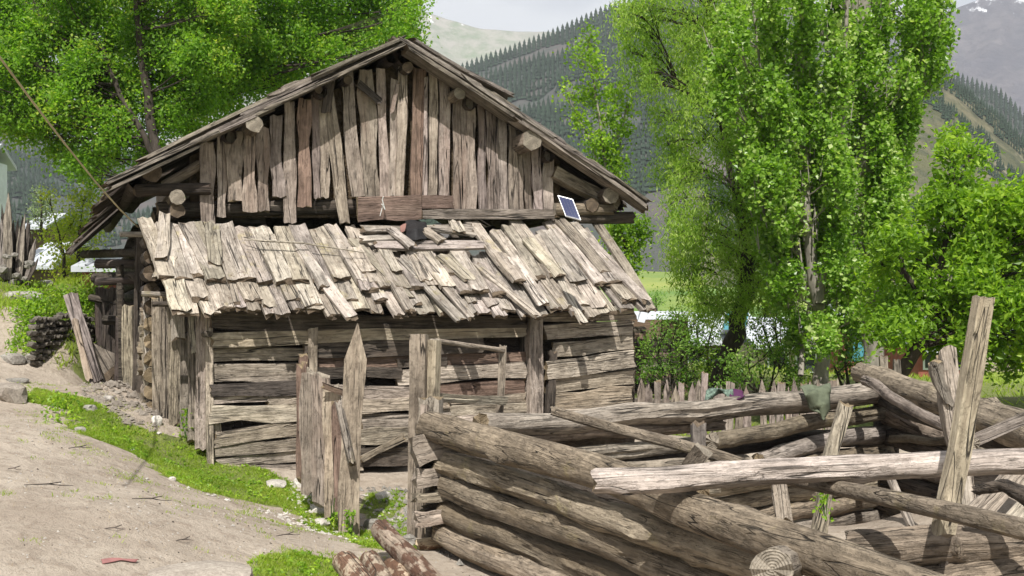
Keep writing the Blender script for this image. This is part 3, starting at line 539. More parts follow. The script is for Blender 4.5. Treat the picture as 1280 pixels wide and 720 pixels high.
#SECTION fences
# ---------------------------------------------------------------- gate and boards in front of the hut
D1 = 11.3
bd = empty('board_fence', G(395, 640, 9, 13), 'short fence of upright grey brown boards between the grass and the pointed post', 'fence')
for (xb, yb, xt, yt, w, m, D) in [(378, 592, 377, 457, 11, WRD, 11.6), (389, 606, 387, 464, 17, PST, 11.55), (402, 624, 401, 470, 17, PST, 11.45), (416, 634, 414, 482, 15, PST, 11.4), (425, 640, 421, 505, 9, WRD, 11.35)]:
    piece('board', [P(xb, yb + 8, D), P(xt, yt, D)], w * 1.35 / F * D, .04, m, bd, (-.25, -1, 0), rag=.05, wav=.07, segs=10, warp=.004)
piece('rail', [P(376, 560, 11.75), P(424, 570, 11.5)], .07, .05, PST, bd, (0, -1, 0)); piece('board', [P(404, 482, 11.3), P(432, 492, 11.35)], .06, .03, WRD, bd, (0, -1, 0)); piece('board', [P(405, 478, 11.5), P(436, 508, 11.5)], .05, .03, SHK, bd, (0, -1, .3))
tag(piece('post', [P(436, 672, 11.1), P(439, 520, 11.15), P(447, 405, 11.2)], 27 / F * 11.1, .17, PST, None, (.2, -1, 0), rag=.02, wav=.05, tip=.16, segs=12, warp=.003), 'tall split post with a pointed top, left post of the gateway', 'post')
tag(piece('stick', [P(440, 580, 10.95), P(424, 503, 11.1)], .085, None, SHK, None, (0, -1, 0), rnd=True, sides=9), 'pale broken stick hanging against the pointed gateway post', 'stick')
D2 = 10.7
gp = empty('gate_post', G(522, 655, 9, 12), 'square double gateway post at the left corner of the log pen', 'post')
for (xb, yb, xt, yt, w, D) in [(520, 672, 524, 418, 20, 10.75), (536, 672, 542, 425, 15, 10.8), (531, 560, 533, 505, 9, 10.45)]: piece('upright', [P(xb, yb, D), P(xt, yt, D)], w / F * D, .12, PST, gp, (-.3, -1, 0), rag=.012, wav=.03, segs=10)
piece('block', [P(535, 548, 10.5), P(537, 497, 10.5)], .2, .15, PAL, gp, (-.3, -1, 0), rag=.03, wav=.1)
gf = empty('gate', P(630, 530, 11.8), 'light gate frame of thin rails against the hut wall, right of the square double post', 'gate')
piece('rail', [P(545, 426, 10.9), P(630, 438, 12.0)], .05, None, PST, gf, rnd=True, sides=8); piece('rail', [P(545, 497, 10.9), P(632, 501, 11.9)], .085, .03, PAL, gf, (0, -1, 0)); piece('stile', [P(624, 528, 11.9), P(629, 434, 12.0)], .075, .03, PST, gf, (0, -1, 0)); piece('rail', [P(545, 500, 10.8), P(617, 501, 11.8)], .06, .03, PAL, gf, (0, -.3, 1))

# ---------------------------------------------------------------- the log pen: near wall, far wall, right wall, corner
pen = empty('log_pen', G(600, 700, 7, 12), 'roofless pen of weathered round logs in the right foreground', 'pen')
def lg(par, x0, y0, D0, x1, y1, D1_, d0, d1, m=LOG, name='log', **k):
    a, b = P(x0, y0, D0), P(x1, y1, D1_); w0, w1 = .93 * d0 / F * D0, .93 * d1 / F * D1_
    kw = dict(rnd=True, sides=18, lump=.075, rag=.025, warp=.006, taper=w1 / w0, segs=32); kw.update(k)
    nrm = kw.pop('nrm', (0, -1, .3)); return piece(name, [a] + [P(*q) for q in kw.pop('via', [])] + [b], w0, kw.pop('t', None), m, par, nrm, **kw)
nw = tubes('near_wall', [([P(575, 730, 9.8), P(575, 560, 9.8)], .04)], WDK[0], pen)
lg(nw, 542, 530, 10.0, 1330, 800, 4.6, 42, 78, knots=5, lump=.07, via=[(820, 619, 7.35)], m=LOG)
lg(nw, 556, 577, 9.9, 965, 712, 6.6, 34, 52, knots=12, lump=.13, m=LOG)
lg(nw, 556, 605, 9.85, 1010, 775, 6.5, 34, 56, knots=4)
lg(nw, 556, 640, 9.9, 900, 775, 7.2, 34, 50, knots=3)
lg(nw, 550, 668, 9.9, 830, 790, 7.5, 30, 46, knots=3)
lg(nw, 552, 703, 9.95, 760, 800, 8.0, 28, 40, m=WAL)
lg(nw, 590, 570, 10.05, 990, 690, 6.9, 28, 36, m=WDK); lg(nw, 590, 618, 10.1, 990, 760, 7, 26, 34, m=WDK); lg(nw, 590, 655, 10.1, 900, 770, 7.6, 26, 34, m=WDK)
lg(nw, 966, 712, 5.6, 1000, 697, 6.6, 58, 44, m=PST, segs=6, lump=.04, name='stub', nrm=(0, 0, 1))
cn = tubes('corner_crib', [([P(538, 712, 10.2), P(538, 570, 10.2)], .045)], WDK[0], pen)
for (x0, y0, x1, y1, h, z, m, rd) in [(518, 567, 566, 556, 32, 9.9, PST, 0), (520, 597, 564, 592, 23, 9.9, PST, 0), (519, 623, 560, 619, 13, 9.85, PST, 0), (517, 650, 558, 645, 20, 9.8, PST, 0), (530, 636, 562, 632, 10, 10.0, WDK, 0), (522, 682, 562, 676, 16, 9.9, BRK, 1), (536, 608, 560, 606, 10, 10.05, WDK, 0), (524, 580, 555, 577, 9, 10.05, WDK, 0)]:
    piece('stub', [P(x0, y0, z), P(x1, y1, z + .08)], h / F * z, .26 if not rd else None, (m[0], m[0]), cn, (0, -1, .1) if not rd else None, rnd=bool(rd), rag=.03, wav=.1, segs=5)
fa = tubes('far_wall', [([P(1098, 640, 14.1), P(1098, 490, 14.1)], .06)], WDK[0], pen)
lg(fa, 600, 533, 9.8, 1112, 489, 14.2, 30, 30, m=PAL, lump=.05, via=[(840, 514, 11.4)], t=.25)
lg(fa, 610, 550, 9.9, 900, 530, 12, 22, 16, m=LOG)
lg(fa, 690, 572, 10.3, 900, 553, 12.2, 24, 20, m=PAL); lg(fa, 700, 594, 10.4, 930, 577, 12, 20, 20, m=PAL)
lg(fa, 890, 551, 11.5, 1118, 511, 14.3, 24, 21, m=LOG); lg(fa, 950, 578, 12, 1118, 540, 14.3, 24, 24, m=PAL, via=[(1040, 549, 13.2)]); lg(fa, 1000, 583, 12.5, 1112, 563, 14.3, 24, 26, m=LOG)
lg(fa, 880, 612, 11.4, 1112, 585, 14.3, 22, 22, m=WAL); lg(fa, 860, 634, 11.4, 1112, 603, 14.3, 24, 22, m=WAL); lg(fa, 900, 655, 11.6, 1110, 622, 14.3, 26, 22, m=LOG); lg(fa, 930, 676, 11.8, 1110, 641, 14.3, 22, 20, m=WAL); lg(fa, 700, 615, 10.3, 900, 595, 12, 22, 20, m=WAL)
lg(fa, 910, 600, 11.4, 995, 587, 12.5, 22, 20, m=LOG)
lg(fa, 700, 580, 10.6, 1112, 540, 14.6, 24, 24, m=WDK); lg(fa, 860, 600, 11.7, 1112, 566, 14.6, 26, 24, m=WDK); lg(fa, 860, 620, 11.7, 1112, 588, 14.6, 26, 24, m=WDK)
ri = tubes('right_wall', [([P(1118, 650, 14.2), P(1118, 470, 14.2)], .06)], WDK[0], pen)
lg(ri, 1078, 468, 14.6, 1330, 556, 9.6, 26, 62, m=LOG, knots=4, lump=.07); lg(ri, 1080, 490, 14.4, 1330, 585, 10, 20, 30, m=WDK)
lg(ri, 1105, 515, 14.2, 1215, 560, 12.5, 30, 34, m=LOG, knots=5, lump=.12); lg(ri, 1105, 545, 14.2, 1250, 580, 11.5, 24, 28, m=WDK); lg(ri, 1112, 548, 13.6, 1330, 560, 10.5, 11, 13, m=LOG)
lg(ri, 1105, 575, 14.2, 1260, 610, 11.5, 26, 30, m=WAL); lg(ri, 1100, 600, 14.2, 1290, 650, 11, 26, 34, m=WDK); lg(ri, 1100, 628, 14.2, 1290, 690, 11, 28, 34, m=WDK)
fr = tubes('front_right_wall', [([P(1180, 760, 6.6), P(1180, 680, 6.6)], .04)], WDK[0], pen)
lg(fr, 1062, 690, 6.8, 1330, 672, 6.5, 56, 60, m=LOG, knots=6, lump=.06); lg(fr, 1150, 735, 6.6, 1330, 712, 6.4, 52, 46, m=LOG)

# loose beams, poles and posts on and in the pen
BM = [dict(a=(742, 602, 6.95), b=(1335, 578, 6.75), w=.155, t=.15, m=PAL, n='beam', lab='long squared bleached beam lying level across the pen', cat='beam', wav=.05)]
tag(piece('beam', [P(742, 602, 6.95), P(1020, 590, 6.9), P(1340, 574, 6.8)], .165, .155, PAL, None, (0, -.05, 1), rnd=True, sides=14, rag=.02, lump=.06, segs=30, warp=.005, knots=6), 'long squared bleached beam lying level across the pen', 'beam')
tag(lg(None, 692, 515, 9.3, 1330, 672, 5.3, 13, 32, m=LOG, name='pole', via=[(900, 570, 7.95), (1000, 601, 7.25)], warp=.002, lump=.03), 'long slanting round pole passing under the squared beam across the pen', 'pole')
tag(piece('post', [P(1178, 668, 6.2), P(1200, 560, 6.3), P(1229, 374, 6.4)], 25 / F * 6.3, .08, PST, None, (.2, -1, 0), rag=.02, wav=.03, segs=14, taper=.85, knots=2), 'tallest leaning post of the pen, standing in front of the bleached beam', 'post')
fk = empty('forked_post', P(1205, 640, 9.2), 'pale forked post just behind the tallest leaning post', 'post')
piece('trunk', [P(1212, 640, 9.2), P(1192, 520, 9.2), P(1183, 440, 9.2)], .15, .09, PAL, fk, (0, -1, 0), wav=.14, segs=10, rag=.06); piece('fork', [P(1186, 505, 9.15), P(1170, 470, 9.15), P(1169, 452, 9.1)], .08, .07, PAL, fk, (0, -1, 0), wav=.14)
tag(piece('post', [P(1022, 672, 9.6), P(1040, 560, 9.7), P(1058, 506, 9.8)], .115, .06, PAL, None, (0, -1, 0), wav=.09, rag=.03, segs=9), 'pale leaning stake in the middle of the pen with its foot behind the beam', 'stake')
tag(piece('post', [P(979, 650, 8.6), P(972, 592, 8.6)], .115, .05, PAL, None, (0, -1, 0), wav=.07), 'short pale board standing under the beam left of the leaning stake', 'board')
tag(piece('post', [P(872, 590, 8.9), P(873, 530, 8.9)], .10, .08, VRG, None, (0, -1, 0), wav=.03), 'short grey square post under the top log of the far pen wall', 'post')
tag(piece('block', [P(862, 588, 7.8), P(880, 562, 7.7)], .12, .10, LOG, None, (0, -1, .4), rag=.02, wav=.1), 'cut wooden block resting on the slanting pole beside the grey square post', 'block')
tag(lg(None, 1080, 475, 13.2, 1218, 552, 9.5, 14, 17, m=PST, name='pole'), 'weathered pole leaning down along the right pen wall', 'pole')
for (q0, q1, w, lab) in [((1196, 668, 7.6), (1300, 560, 8.6), .15, 'wide grey plank slanting up behind the tallest post, left one of two'), ((1245, 690, 7.4), (1330, 590, 8.2), .2, 'widest grey plank slanting at the right edge of the pen'), ((1195, 560, 10.0), (1300, 515, 9.6), .11, 'grey plank slanting up over the right pen wall'), ((1210, 655, 8.4), (1197, 560, 8.6), .12, 'pale upright board behind the slanting pole, right of the tallest post')]:
    tag(piece('plank', [P(*q0), P(*q1)], w, .035, PAL, None, (-.1, -1, .25), wav=.04, rag=.03), lab, 'plank', 'loose planks in the pen')
tag(lg(None, 1222, 612, 6.4, 1320, 640, 5.9, 14, 34, m=WDK, name='branch', lump=.1, via=[(1255, 606, 6.3)]), 'dark mossy curved timber end at the right edge under the beam', 'timber')
tag(piece('offcut', [P(1150, 588, 8.2), P(1180, 572, 8.2)], .055, .05, PAL, None, (0, -1, .2)), 'small pale offcut sticking out beside the tallest post', 'offcut')
tag(piece('strut', [P(1108, 585, 10.4), P(1140, 660, 9.6)], .06, .04, VRG, None, (0, -1, .2)), 'thin grey strut leaning in the dark right corner of the pen', 'strut')
# clothes drying on the far wall
cloth('green_garment', [[P(1000, 487, 12.7), P(1018, 482, 12.75), P(1036, 480, 12.8)], [P(1006, 492, 12.5), P(1020, 490, 12.5), P(1038, 487, 12.55)], [P(1012, 507, 12.5), P(1024, 508, 12.45), P(1037, 505, 12.55)], [P(1022, 518, 12.52), P(1030, 523, 12.45), P(1036, 515, 12.55)]], 'olive green garment hung over the top log of the far pen wall', GRC, 'garment', wr=.05)
cloth('patterned_cloth', [[P(884, 492, 12.3), P(900, 488, 12.3), P(914, 488, 12.3)], [P(880, 500, 12.1), P(898, 490, 12.1), P(916, 498, 12.1)]], 'green and red patterned cloth on the pen wall beside the purple cloth', plain('patterned_fabric', rgb(.10, .14, .11), .9, .9, 30), wr=.07)
cloth('purple_cloth', [[P(912, 491, 12.2), P(928, 489, 12.2)], [P(912, 500, 12.0), P(932, 498, 12.0)]], 'dark purple cloth lying on the pen wall', plain('purple_fabric', rgb(.07, .02, .06), .9), wr=.05)
# birch logs and stones by the corner
for (x0, y0, x1, y1, d, D, lab) in [(474, 662, 548, 735, 28, 9.4, 'longest peeled birch log lying at the foot of the square gate post'), (432, 702, 470, 760, 34, 8.7, 'thick birch log at the bottom edge beside the grass'), (462, 700, 500, 760, 28, 8.9, 'middle birch log between the thick one and the longest one'), (492, 706, 520, 760, 26, 9.0, 'short birch log under the longest one')]:
    tag(lg(None, x0, y0, D, x1, y1, D - 1.1, d, d * 1.12, m=BRK, name='birch_log', lump=.04, segs=12, nrm=(0, 0, 1)), lab, 'log', 'birch logs on the ground')
def rock(p, r, m, name='rock', label=None, parent=None, flat=.7, seed=0, sub=2, cat='rock', group=None):
    import bmesh
    bm = bmesh.new(); bmesh.ops.create_icosphere(bm, subdivisions=sub, radius=1); rr = R.random() * 50
    r = Vector(r) if hasattr(r, '__len__') else Vector((r, r * R.uniform(.8, 1.1), r * flat))
    from mathutils import noise as mn
    for v in bm.verts:
        d = 1 + .32 * mn.noise(v.co * 1.3 + Vector((rr, rr * .7, 3))) + .12 * mn.noise(v.co * 3.7 + Vector((rr, 1, 3)))
        q = v.co * d; q = Vector([max(-.8, min(.8, c)) for c in q]); v.co = Vector((q.x * r.x, q.y * r.y, q.z * r.z))
    me = bpy.data.meshes.new(name); bm.to_mesh(me); bm.free(); me.materials.append(m); me.polygons.foreach_set('use_smooth', [True] * len(me.polygons)); me.set_sharp_from_angle(angle=rad(28))
    o = bpy.data.objects.new(name, me); o.matrix_world = Matrix.Translation(p) @ Matrix.Rotation(R.uniform(0, 6.28), 4, 'Z')
    C.objects.link(o)
    if parent is not None: o.parent = parent; o.matrix_parent_inverse = pinv(parent)
    return tag(o, label, cat, group) if label else o
for (x, y, rx, rz, m, lab) in [(12, 498, .30, .16, STB, 'large flat grey boulder at the left edge beside the path'), (16, 452, .22, .10, STN, 'flat grey slab above the boulder at the left edge'), (38, 452, .12, .10, STN, 'angular stone on the bank between slab and wall'), (22, 478, .16, .05, STN, 'thin slab just above the large boulder'), (250, 728, .42, .10, STB, 'broad low boulder sunk in the path at the bottom'),
    (400, 640, .13, .08, STW, 'whitish stone at the foot of the short board fence'), (388, 622, .12, .1, STW, 'whitish upright stone left of the short board fence'), (375, 608, .09, .09, STW, 'small white stone under the first fence board'), (196, 530, .075, .09, STW, 'white stone at the foot of the corner boards'), (198, 542, .05, .02, STW, 'small flat white stone in the grass by the corner boards'), (402, 655, .14, .05, STW, 'flat whitish stone in the grass by the pointed post'),
    (215, 600, .045, .03, STW, 'small white stone at the lower edge of the grass strip'), (166, 565, .03, .03, STW, 'small white pebble in the middle of the grass strip'), (335, 624, .03, .02, STW, 'tiny white pebble at the right end of the grass strip'), (465, 660, .11, .09, STN, 'grey stone between pointed post and birch log'), (420, 668, .08, .03, STW, 'flat stone at the foot of the pointed post'), (345, 606, .16, .05, STW, 'long pale stone under the bottom wall timber'),
    (28, 375, .35, .12, STN, 'flat grey slab lying on the bank path at the left'), (58, 357, .2, .08, STN, 'rounded stone on the crest of the bank path'), (478, 622, .12, .06, STW, 'pale stone inside the gateway'), (135, 500, .1, .05, STW, 'pale stone on the rubble in front of the porch'), (112, 512, .1, .05, STN, 'grey stone at the foot of the bank'), (100, 540, .08, .05, STN, 'grey stone half buried where grass meets rubble'), (600, 692, .1, .08, STN, 'broken stone at the foot of the pen corner')]:
    g = G(x, y, 5, 40); rock(g + Vector((0, 0, rz * .25)), (rx, rx * R.uniform(.6, .9), rz), m, 'rock', lab)
# dry stone wall with its stones
dw = box('dry_stone_wall', P(45, 470, 14.4), P(112, 478, 15.6) - P(45, 470, 14.4), Vector((-.1, .5, 0)), HW * .75, STN); dw.data.materials[0] = WDK[0]; tag(dw, 'low dry stone wall holding up the grassy bank at the left', 'stone wall')
STD = stone_mat('dark_wall_stone', rgb(.085, .075, .06), rgb(.21, .185, .155))
for i in range(11):
    for j in range(19):
        f = (j + .5 * (i % 2) + R.uniform(-.2, .2)) / 19; x = 40 + 76 * f; top = 398 - 14 * f if f < .7 else 385 + (f - .7) * 40; yb = 482; y = yb - (yb - top) * (i + .5) / 11 + R.uniform(-2, 2)
        if x > 118: continue
        rock(P(x, y, 14.2 + 1.35 * f), R.uniform(.04, .075), STD, 'stone', None, dw, .7, sub=1)
for (q0, q1, w, lab, m) in [((122, 478, 14.3), (88, 369, 14.6), .17, 'grey weathered plank leaning against the bank, beside a narrow brown one', VRG), ((112, 475, 14.25), (93, 400, 14.4), .08, 'narrow brown plank leaning beside the wide grey plank', PST)]:
    tag(piece('plank', [P(*q0), P(*q1)], w, .05, m, None, (.2, -1, 0), wav=.08, segs=9), lab, 'plank')
lp = piece('plank', [P(138, 470, 15.0), P(116, 432, 15.0)], .35, .05, VRG, None, (.1, -1, 0), wav=.12, rag=.1, tip=.4); tag(lp, 'broad dark split plank leaning by the porch posts', 'plank')
# small litter on the path
tag(cloth('pink_wrapper', [[G(126, 702) + Vector((0, 0, .01)), G(150, 701) + Vector((0, 0, .02)), G(174, 703) + Vector((0, 0, .02))], [G(128, 706) + Vector((0, 0, .01)), G(150, 705) + Vector((0, 0, .02)), G(170, 706) + Vector((0, 0, .02))]], 'faded pink strip of litter on the path near the bottom edge', plain('faded_pink_plastic', rgb(.26, .12, .11), .8), 'litter', .004, wr=.008))
for (x, y, l, a, lab) in [(85, 562, .2, .2, 'dark flat chip of wood on the path below the boulder'), (10, 588, .12, -.4, 'small dark twig at the left edge of the path'), (165, 625, .35, -.35, 'thin curved twig in the middle of the path'), (345, 672, .18, .3, 'short dark twig on the path near the pointed post'), (130, 663, .16, -.2, 'dead brown sprig on the path in front'), (220, 678, .12, 0, 'short dark twig at the lower middle of the path'), (30, 608, .4, -.15, 'long thin dry stalk on the left of the path')]:
    g = G(x, y) + Vector((0, 0, .012)); tag(tubes('twig', [([g, g + Vector((l * .3, l * a * .3 + R.uniform(-.02, .02), .008)), g + Vector((l * .5, l * a * .5, .012)), g + Vector((l * .8, l * a + R.uniform(-.03, .03), .004)), g + Vector((l, l * a + .02, 0))], [.003, .004, .005, .003, .002]), ([g + Vector((l * .5, l * a * .5, .012)), g + Vector((l * .7, l * a * .5 + .06, .02))], .004)], WDK[0], sides=5), lab, 'twig')
#SECTION far
# ---------------------------------------------------------------- trees and bushes
def leaves(name, cen, sig, per, size, asp, mat, parent=None, up=.5, hang=0, seed=1, tintc=None, kind=None):
    """cen (N,3) clump centres, sig (N,3) spreads: folded two-triangle leaves"""
    g = np.random.RandomState(seed); N = len(cen); c = np.repeat(cen, per, 0) + g.normal(size=(N * per, 3)) * np.repeat(sig, per, 0); M = len(c)
    ax = g.normal(size=(M, 3)); ax[:, 2] = ax[:, 2] * (1 - hang) - hang * 2.2; ax /= np.linalg.norm(ax, axis=1)[:, None]
    nn = g.normal(size=(M, 3)); nn[:, 2] += up * 2; nn[:, 1] -= .3; b = np.cross(nn, ax); b /= np.linalg.norm(b, axis=1)[:, None] + 1e-9; nn = np.cross(ax, b)
    s_ = size * g.uniform(.6, 1.3, (M, 1)); f = s_ * .12
    V = np.stack([c - ax * s_ * .5, c + b * s_ * asp * .5 + nn * f, c + ax * s_ * .5, c - b * s_ * asp * .5 + nn * f], 1).reshape(-1, 3)
    q = np.arange(M)[:, None] * 4; Fc = np.concatenate([q + [0, 1, 2], q + [0, 2, 3]], 1).reshape(-1, 3)
    tn = np.repeat(g.uniform(0, .75, N) if tintc is None else tintc, per) + g.uniform(-.25, .45, M) ** 1.0
    o = mesh_np(name, V, Fc, mat, parent, tint=np.repeat(np.clip(tn, 0, 1), 2))
    if kind: o['kind'] = kind
    return o
def bez(a, b, bend, n=7):
    a, b = Vector(a), Vector(b); m = (a + b) / 2 + Vector(bend); return [a * (1 - t) ** 2 + m * 2 * t * (1 - t) + b * t * t for t in [i / (n - 1) for i in range(n)]]
def tree(name, label, cat, D, trunks, blobs, lm, bark, size, asp=.6, cl=70, per=26, cs=.16, hang=0, group=None, seed=1, up=.5, streak=1.0, twigs=8, dz=.8, solid=.45):
    """trunks: [(pixel path, r0, r1, dD)]; blobs: [(px, py, rx, ry[, dD])] ellipsoids of foliage, in pixels at distance D"""
    g = np.random.RandomState(seed); k = D / F; t0 = trunks[0]; base = P(*t0[0][0], D + t0[3])
    root = empty(name, base, label, cat, group); paths = []; nodes = []
    for pp, r0, r1, dd in trunks:
        pts = [P(x, y, D + dd + .2 * math.sin(i * 1.9 + seed)) for i, (x, y) in enumerate(pp)]
        fine = []
        for i in range(len(pts) - 1):
            for q in range(4): fine.append(pts[i].lerp(pts[i + 1], q / 4) + Vector(g.normal(size=3)) * r0 * .12)
        fine.append(pts[-1]); paths.append((fine, [r0 + (r1 - r0) * i / (len(fine) - 1) for i in range(len(fine))])); nodes += fine[len(fine) // 5:]
    cen = []; sig = []; tint = []; limbs = []
    for bl_ in blobs:
        x, y, rx, ry = bl_[:4]; dd = bl_[4] if len(bl_) > 4 else g.uniform(-1, 1) * dz; c = P(x, y, D + dd); n = max(5, int(cl * (rx * ry) / 900))
        a = min([q for q in nodes if q.z < c.z + .3] or nodes, key=lambda q: (q - c).length + max(0, q.z - c.z + .4) * 1.5)
        L_ = (c - a).length; lb = bez(a, c, (0, 0, -.12 * L_ if not hang else .25 * L_)); r_ = min(.035, .010 + .008 * L_); limbs.append((lb, [r_ * (1 - .13 * i) for i in range(7)]))
        d = g.normal(size=(n, 3)); d /= np.linalg.norm(d, axis=1)[:, None]; rr = g.uniform(0, 1, (n, 1)) ** solid; off = d * rr * np.array([rx * k, min(rx, ry) * k, ry * k])
        cc = np.array(c)[None] + off; cen.append(cc); sig.append(np.tile([cs, cs, cs * streak], (n, 1)) * g.uniform(.6, 1.4, (n, 1))); tint.append(np.full(n, g.uniform(.1, .45)) + g.uniform(-.15, .3, n))
        for j in g.choice(n, min(n, twigs), replace=False): 
            s0 = lb[g.randint(3, 7)]; e_ = Vector(cc[j]); limbs.append((bez(s0, e_, (0, 0, .1 if hang else -.08), 4), [.011, .009, .007, .004]))
    if name == 'poplar_tree':
        for bl_ in blobs[::1]:
            for _ in range(3):
                x, y = bl_[0] + g.uniform(-1, 1) * bl_[2], bl_[1] + g.uniform(0, 1) * bl_[3]; dq = D - g.uniform(-.6, .5); ll = g.uniform(14, 40); sw = (bl_[0] - 1040) / 160 * .35 + g.uniform(-.12, .12)
                limbs.append(([P(x, y, dq), P(x + sw * ll * .5 + g.uniform(-1, 1), y - ll * .5, dq), P(x + sw * ll, y - ll, dq + .1)], [.010, .008, .004]))
    cen = np.concatenate(cen); sig = np.concatenate(sig); tint = np.concatenate(tint)
    tubes('trunk', paths, bark, root, 10)
    tubes('branch', limbs, bark, root, 5, 'stuff')
    leaves('crown', cen, sig, per, size, asp, lm, root, up, hang, seed, tint, 'stuff')
    return root
def fill(poly, step, r, seed, j=.5):                 # blob centres over a pixel polygon
    g = random.Random(seed); out = []; xs = [p[0] for p in poly]; ys = [p[1] for p in poly]; y = min(ys)
    while y < max(ys):
        x = min(xs)
        while x < max(xs):
            a, b = x + g.uniform(-j, j) * step, y + g.uniform(-j, j) * step
            if bool(inpoly(np.array([a]), np.array([b]), poly)[0]): q = g.uniform(.65, 1.25); out.append((a, b, r * q * g.uniform(.9, 1.2), r * q * g.uniform(.75, 1)))
            x += step
        y += step
    return out
LF_L = leafmat('maple_leaf_green', rgb(.11, .23, .025), rgb(.24, .42, .045), rgb(.46, .52, .09), .6); LF_Y = leafmat('yellow_green_leaf', rgb(.22, .32, .03), rgb(.42, .50, .06), rgb(.55, .55, .10), .55)
LF_P = leafmat('poplar_leaf', rgb(.10, .21, .02), rgb(.25, .42, .05), rgb(.58, .66, .30), .5, .35); LF_W = leafmat('willow_leaf', rgb(.20, .34, .05), rgb(.38, .52, .10), rgb(.60, .68, .28), .6)
LF_G = leafmat('bright_green_leaf', rgb(.12, .23, .02), rgb(.26, .42, .035), rgb(.44, .58, .06), .55); LF_S = leafmat('shrub_leaf', rgb(.08, .18, .025), rgb(.21, .35, .06), rgb(.42, .52, .16), .5)
LF_B = leafmat('grey_green_leaf', rgb(.14, .20, .09), rgb(.26, .33, .17), rgb(.4, .45, .28), .35)
tree('maple_tree', 'large spreading green tree with two dark trunks rising behind the left roof slope', 'tree', 24,
     [([(208, 300), (202, 230), (190, 160), (178, 70), (165, -60)], .14, .06, -.9), ([(206, 225), (180, 170), (150, 120), (128, 60)], .07, .04, -1.0)],
     fill([(-60, -70), (330, -80), (300, 20), (270, 120), (215, 200), (150, 195), (130, 222), (62, 205), (25, 160), (-10, 150), (-60, 120)], 27, 27, 3), LF_L, BARKD, .085, cl=52, per=34, cs=.14, seed=3, dz=1.6)
tree('maple_tree', 'bright green tree behind the ridge, its trunk right of the two trunked one', 'tree', 26.5,
     [([(238, 300), (236, 190), (240, 100), (262, 20), (290, -70)], .12, .05, -.8), ([(246, 90), (300, 40), (370, 10)], .07, .03, .3), ([(252, 60), (330, -10), (420, -30)], .06, .03, -.5)],
     [(330, 60, 26, 22), (370, 50, 26, 22), (400, 70, 24, 18), (350, 95, 24, 18), (310, 100, 24, 20), (430, 40, 24, 18)] + fill([(225, -70), (520, -80), (532, 10), (508, 50), (480, 48), (400, 100), (330, 138), (250, 190), (215, 180)], 27, 26, 5) + [(505, 20, 24, 14), (520, 5, 20, 12), (490, 45, 20, 12), (465, 30, 25, 18)], LF_L, BARKD, .088, cl=52, per=34, cs=.14, seed=5, dz=1.3)
tree('bush', 'yellow green bush growing left of the drooping eave', 'bush', 25, [([(95, 370), (98, 330), (100, 280)], .06, .03, 0), ([(80, 365), (80, 320), (72, 285)], .05, .02, 0)], [(105, 250, 24, 16), (88, 278, 22, 18), (70, 295, 16, 20), (100, 305, 22, 20), (115, 275, 20, 20), (82, 330, 26, 18), (110, 345, 22, 16), (80, 355, 24, 14), (130, 330, 18, 14), (62, 250, 8, 10)], LF_Y, BARKD, .075, cl=55, per=24, cs=.13, seed=8, dz=.5)
tree('bush', 'dim grey green bush far behind the stake bundle at the left', 'bush', 32, [([(52, 300), (52, 265)], .05, .03, 0)], [(52, 250, 14, 14), (58, 268, 16, 12), (44, 270, 12, 12), (50, 238, 8, 8)], LF_B, BARKD, .07, cl=70, per=20, cs=.12, seed=9, dz=.4)
tree('bush', 'leafy green bush beyond the porch posts', 'bush', 21, [([(118, 400), (118, 360)], .04, .02, 0)], [(120, 372, 20, 12), (140, 400, 18, 18), (152, 430, 14, 20), (130, 345, 20, 10), (165, 440, 10, 16)], LF_S, BARKD, .06, cl=60, per=20, cs=.10, seed=10, dz=.4)
# right side
pb = []; g_ = random.Random(4)
for (x0, y0, x1, y1, n) in [(1025, 420, 905, 0, 15), (1028, 400, 950, -40, 15), (1030, 380, 1000, -50, 16), (1035, 420, 1050, -50, 16), (1085, 400, 1100, -50, 16), (1085, 380, 1150, -40, 15), (1075, 330, 1185, -30, 12), (1010, 330, 885, 40, 9), (1065, 450, 1120, 180, 9), (1005, 430, 935, 150, 11)]:
    n = int(n * 1.35)
    for i in range(n): f = .18 + .82 * i / n; pb.append((x0 + (x1 - x0) * f ** .8 + g_.uniform(-9, 9), y0 + (y1 - y0) * f + g_.uniform(-8, 8), g_.uniform(9, 16), g_.uniform(24, 42)))
tree('poplar_tree', 'tall poplar with pale trunk whose wind turned leaves rise above the far pen wall', 'tree', 20,
     [([(1028, 490), (1026, 430), (1022, 370), (1008, 280), (1002, 150), (1000, 20), (1002, -60)], .14, .06, 0), ([(1000, 470), (1005, 420), (1012, 380), (985, 260), (955, 120), (940, 0)], .05, .02, .1), ([(1024, 380), (1040, 280), (1052, 160), (1060, -40)], .07, .03, -.2)],
     [b for b in pb if b[0] < 1062] + fill([(970, 330), (1080, 330), (1070, 430), (990, 440)], 34, 20, 12), LF_P, BARKP, .085, .85, cl=42, per=26, cs=.085, seed=12, streak=1.3, dz=1.2, twigs=10)
tree('poplar_tree', 'second tall poplar just right of the first with a thick pale split trunk', 'tree', 21.5,
     [([(1092, 480), (1090, 400), (1086, 250), (1088, 120), (1078, 0), (1074, -60)], .20, .13, 0), ([(1088, 150), (1070, 60), (1066, -50)], .11, .07, -.1), ([(1095, 330), (1125, 200), (1150, 110), (1175, 0)], .06, .03, .2)],
     [b for b in pb if b[0] >= 1055] + [(1062 + g_.uniform(-10, 12), y_, 13, 30) for y_ in range(-20, 400, 34)] + [(1165, 50, 20, 30), (1175, 90, 14, 22), (1150, 20, 22, 30), (1160, -20, 20, 26), (1130, 140, 20, 30)], LF_P, BARKP, .085, .85, cl=42, per=26, cs=.085, seed=13, streak=1.3, dz=1.0, twigs=10)
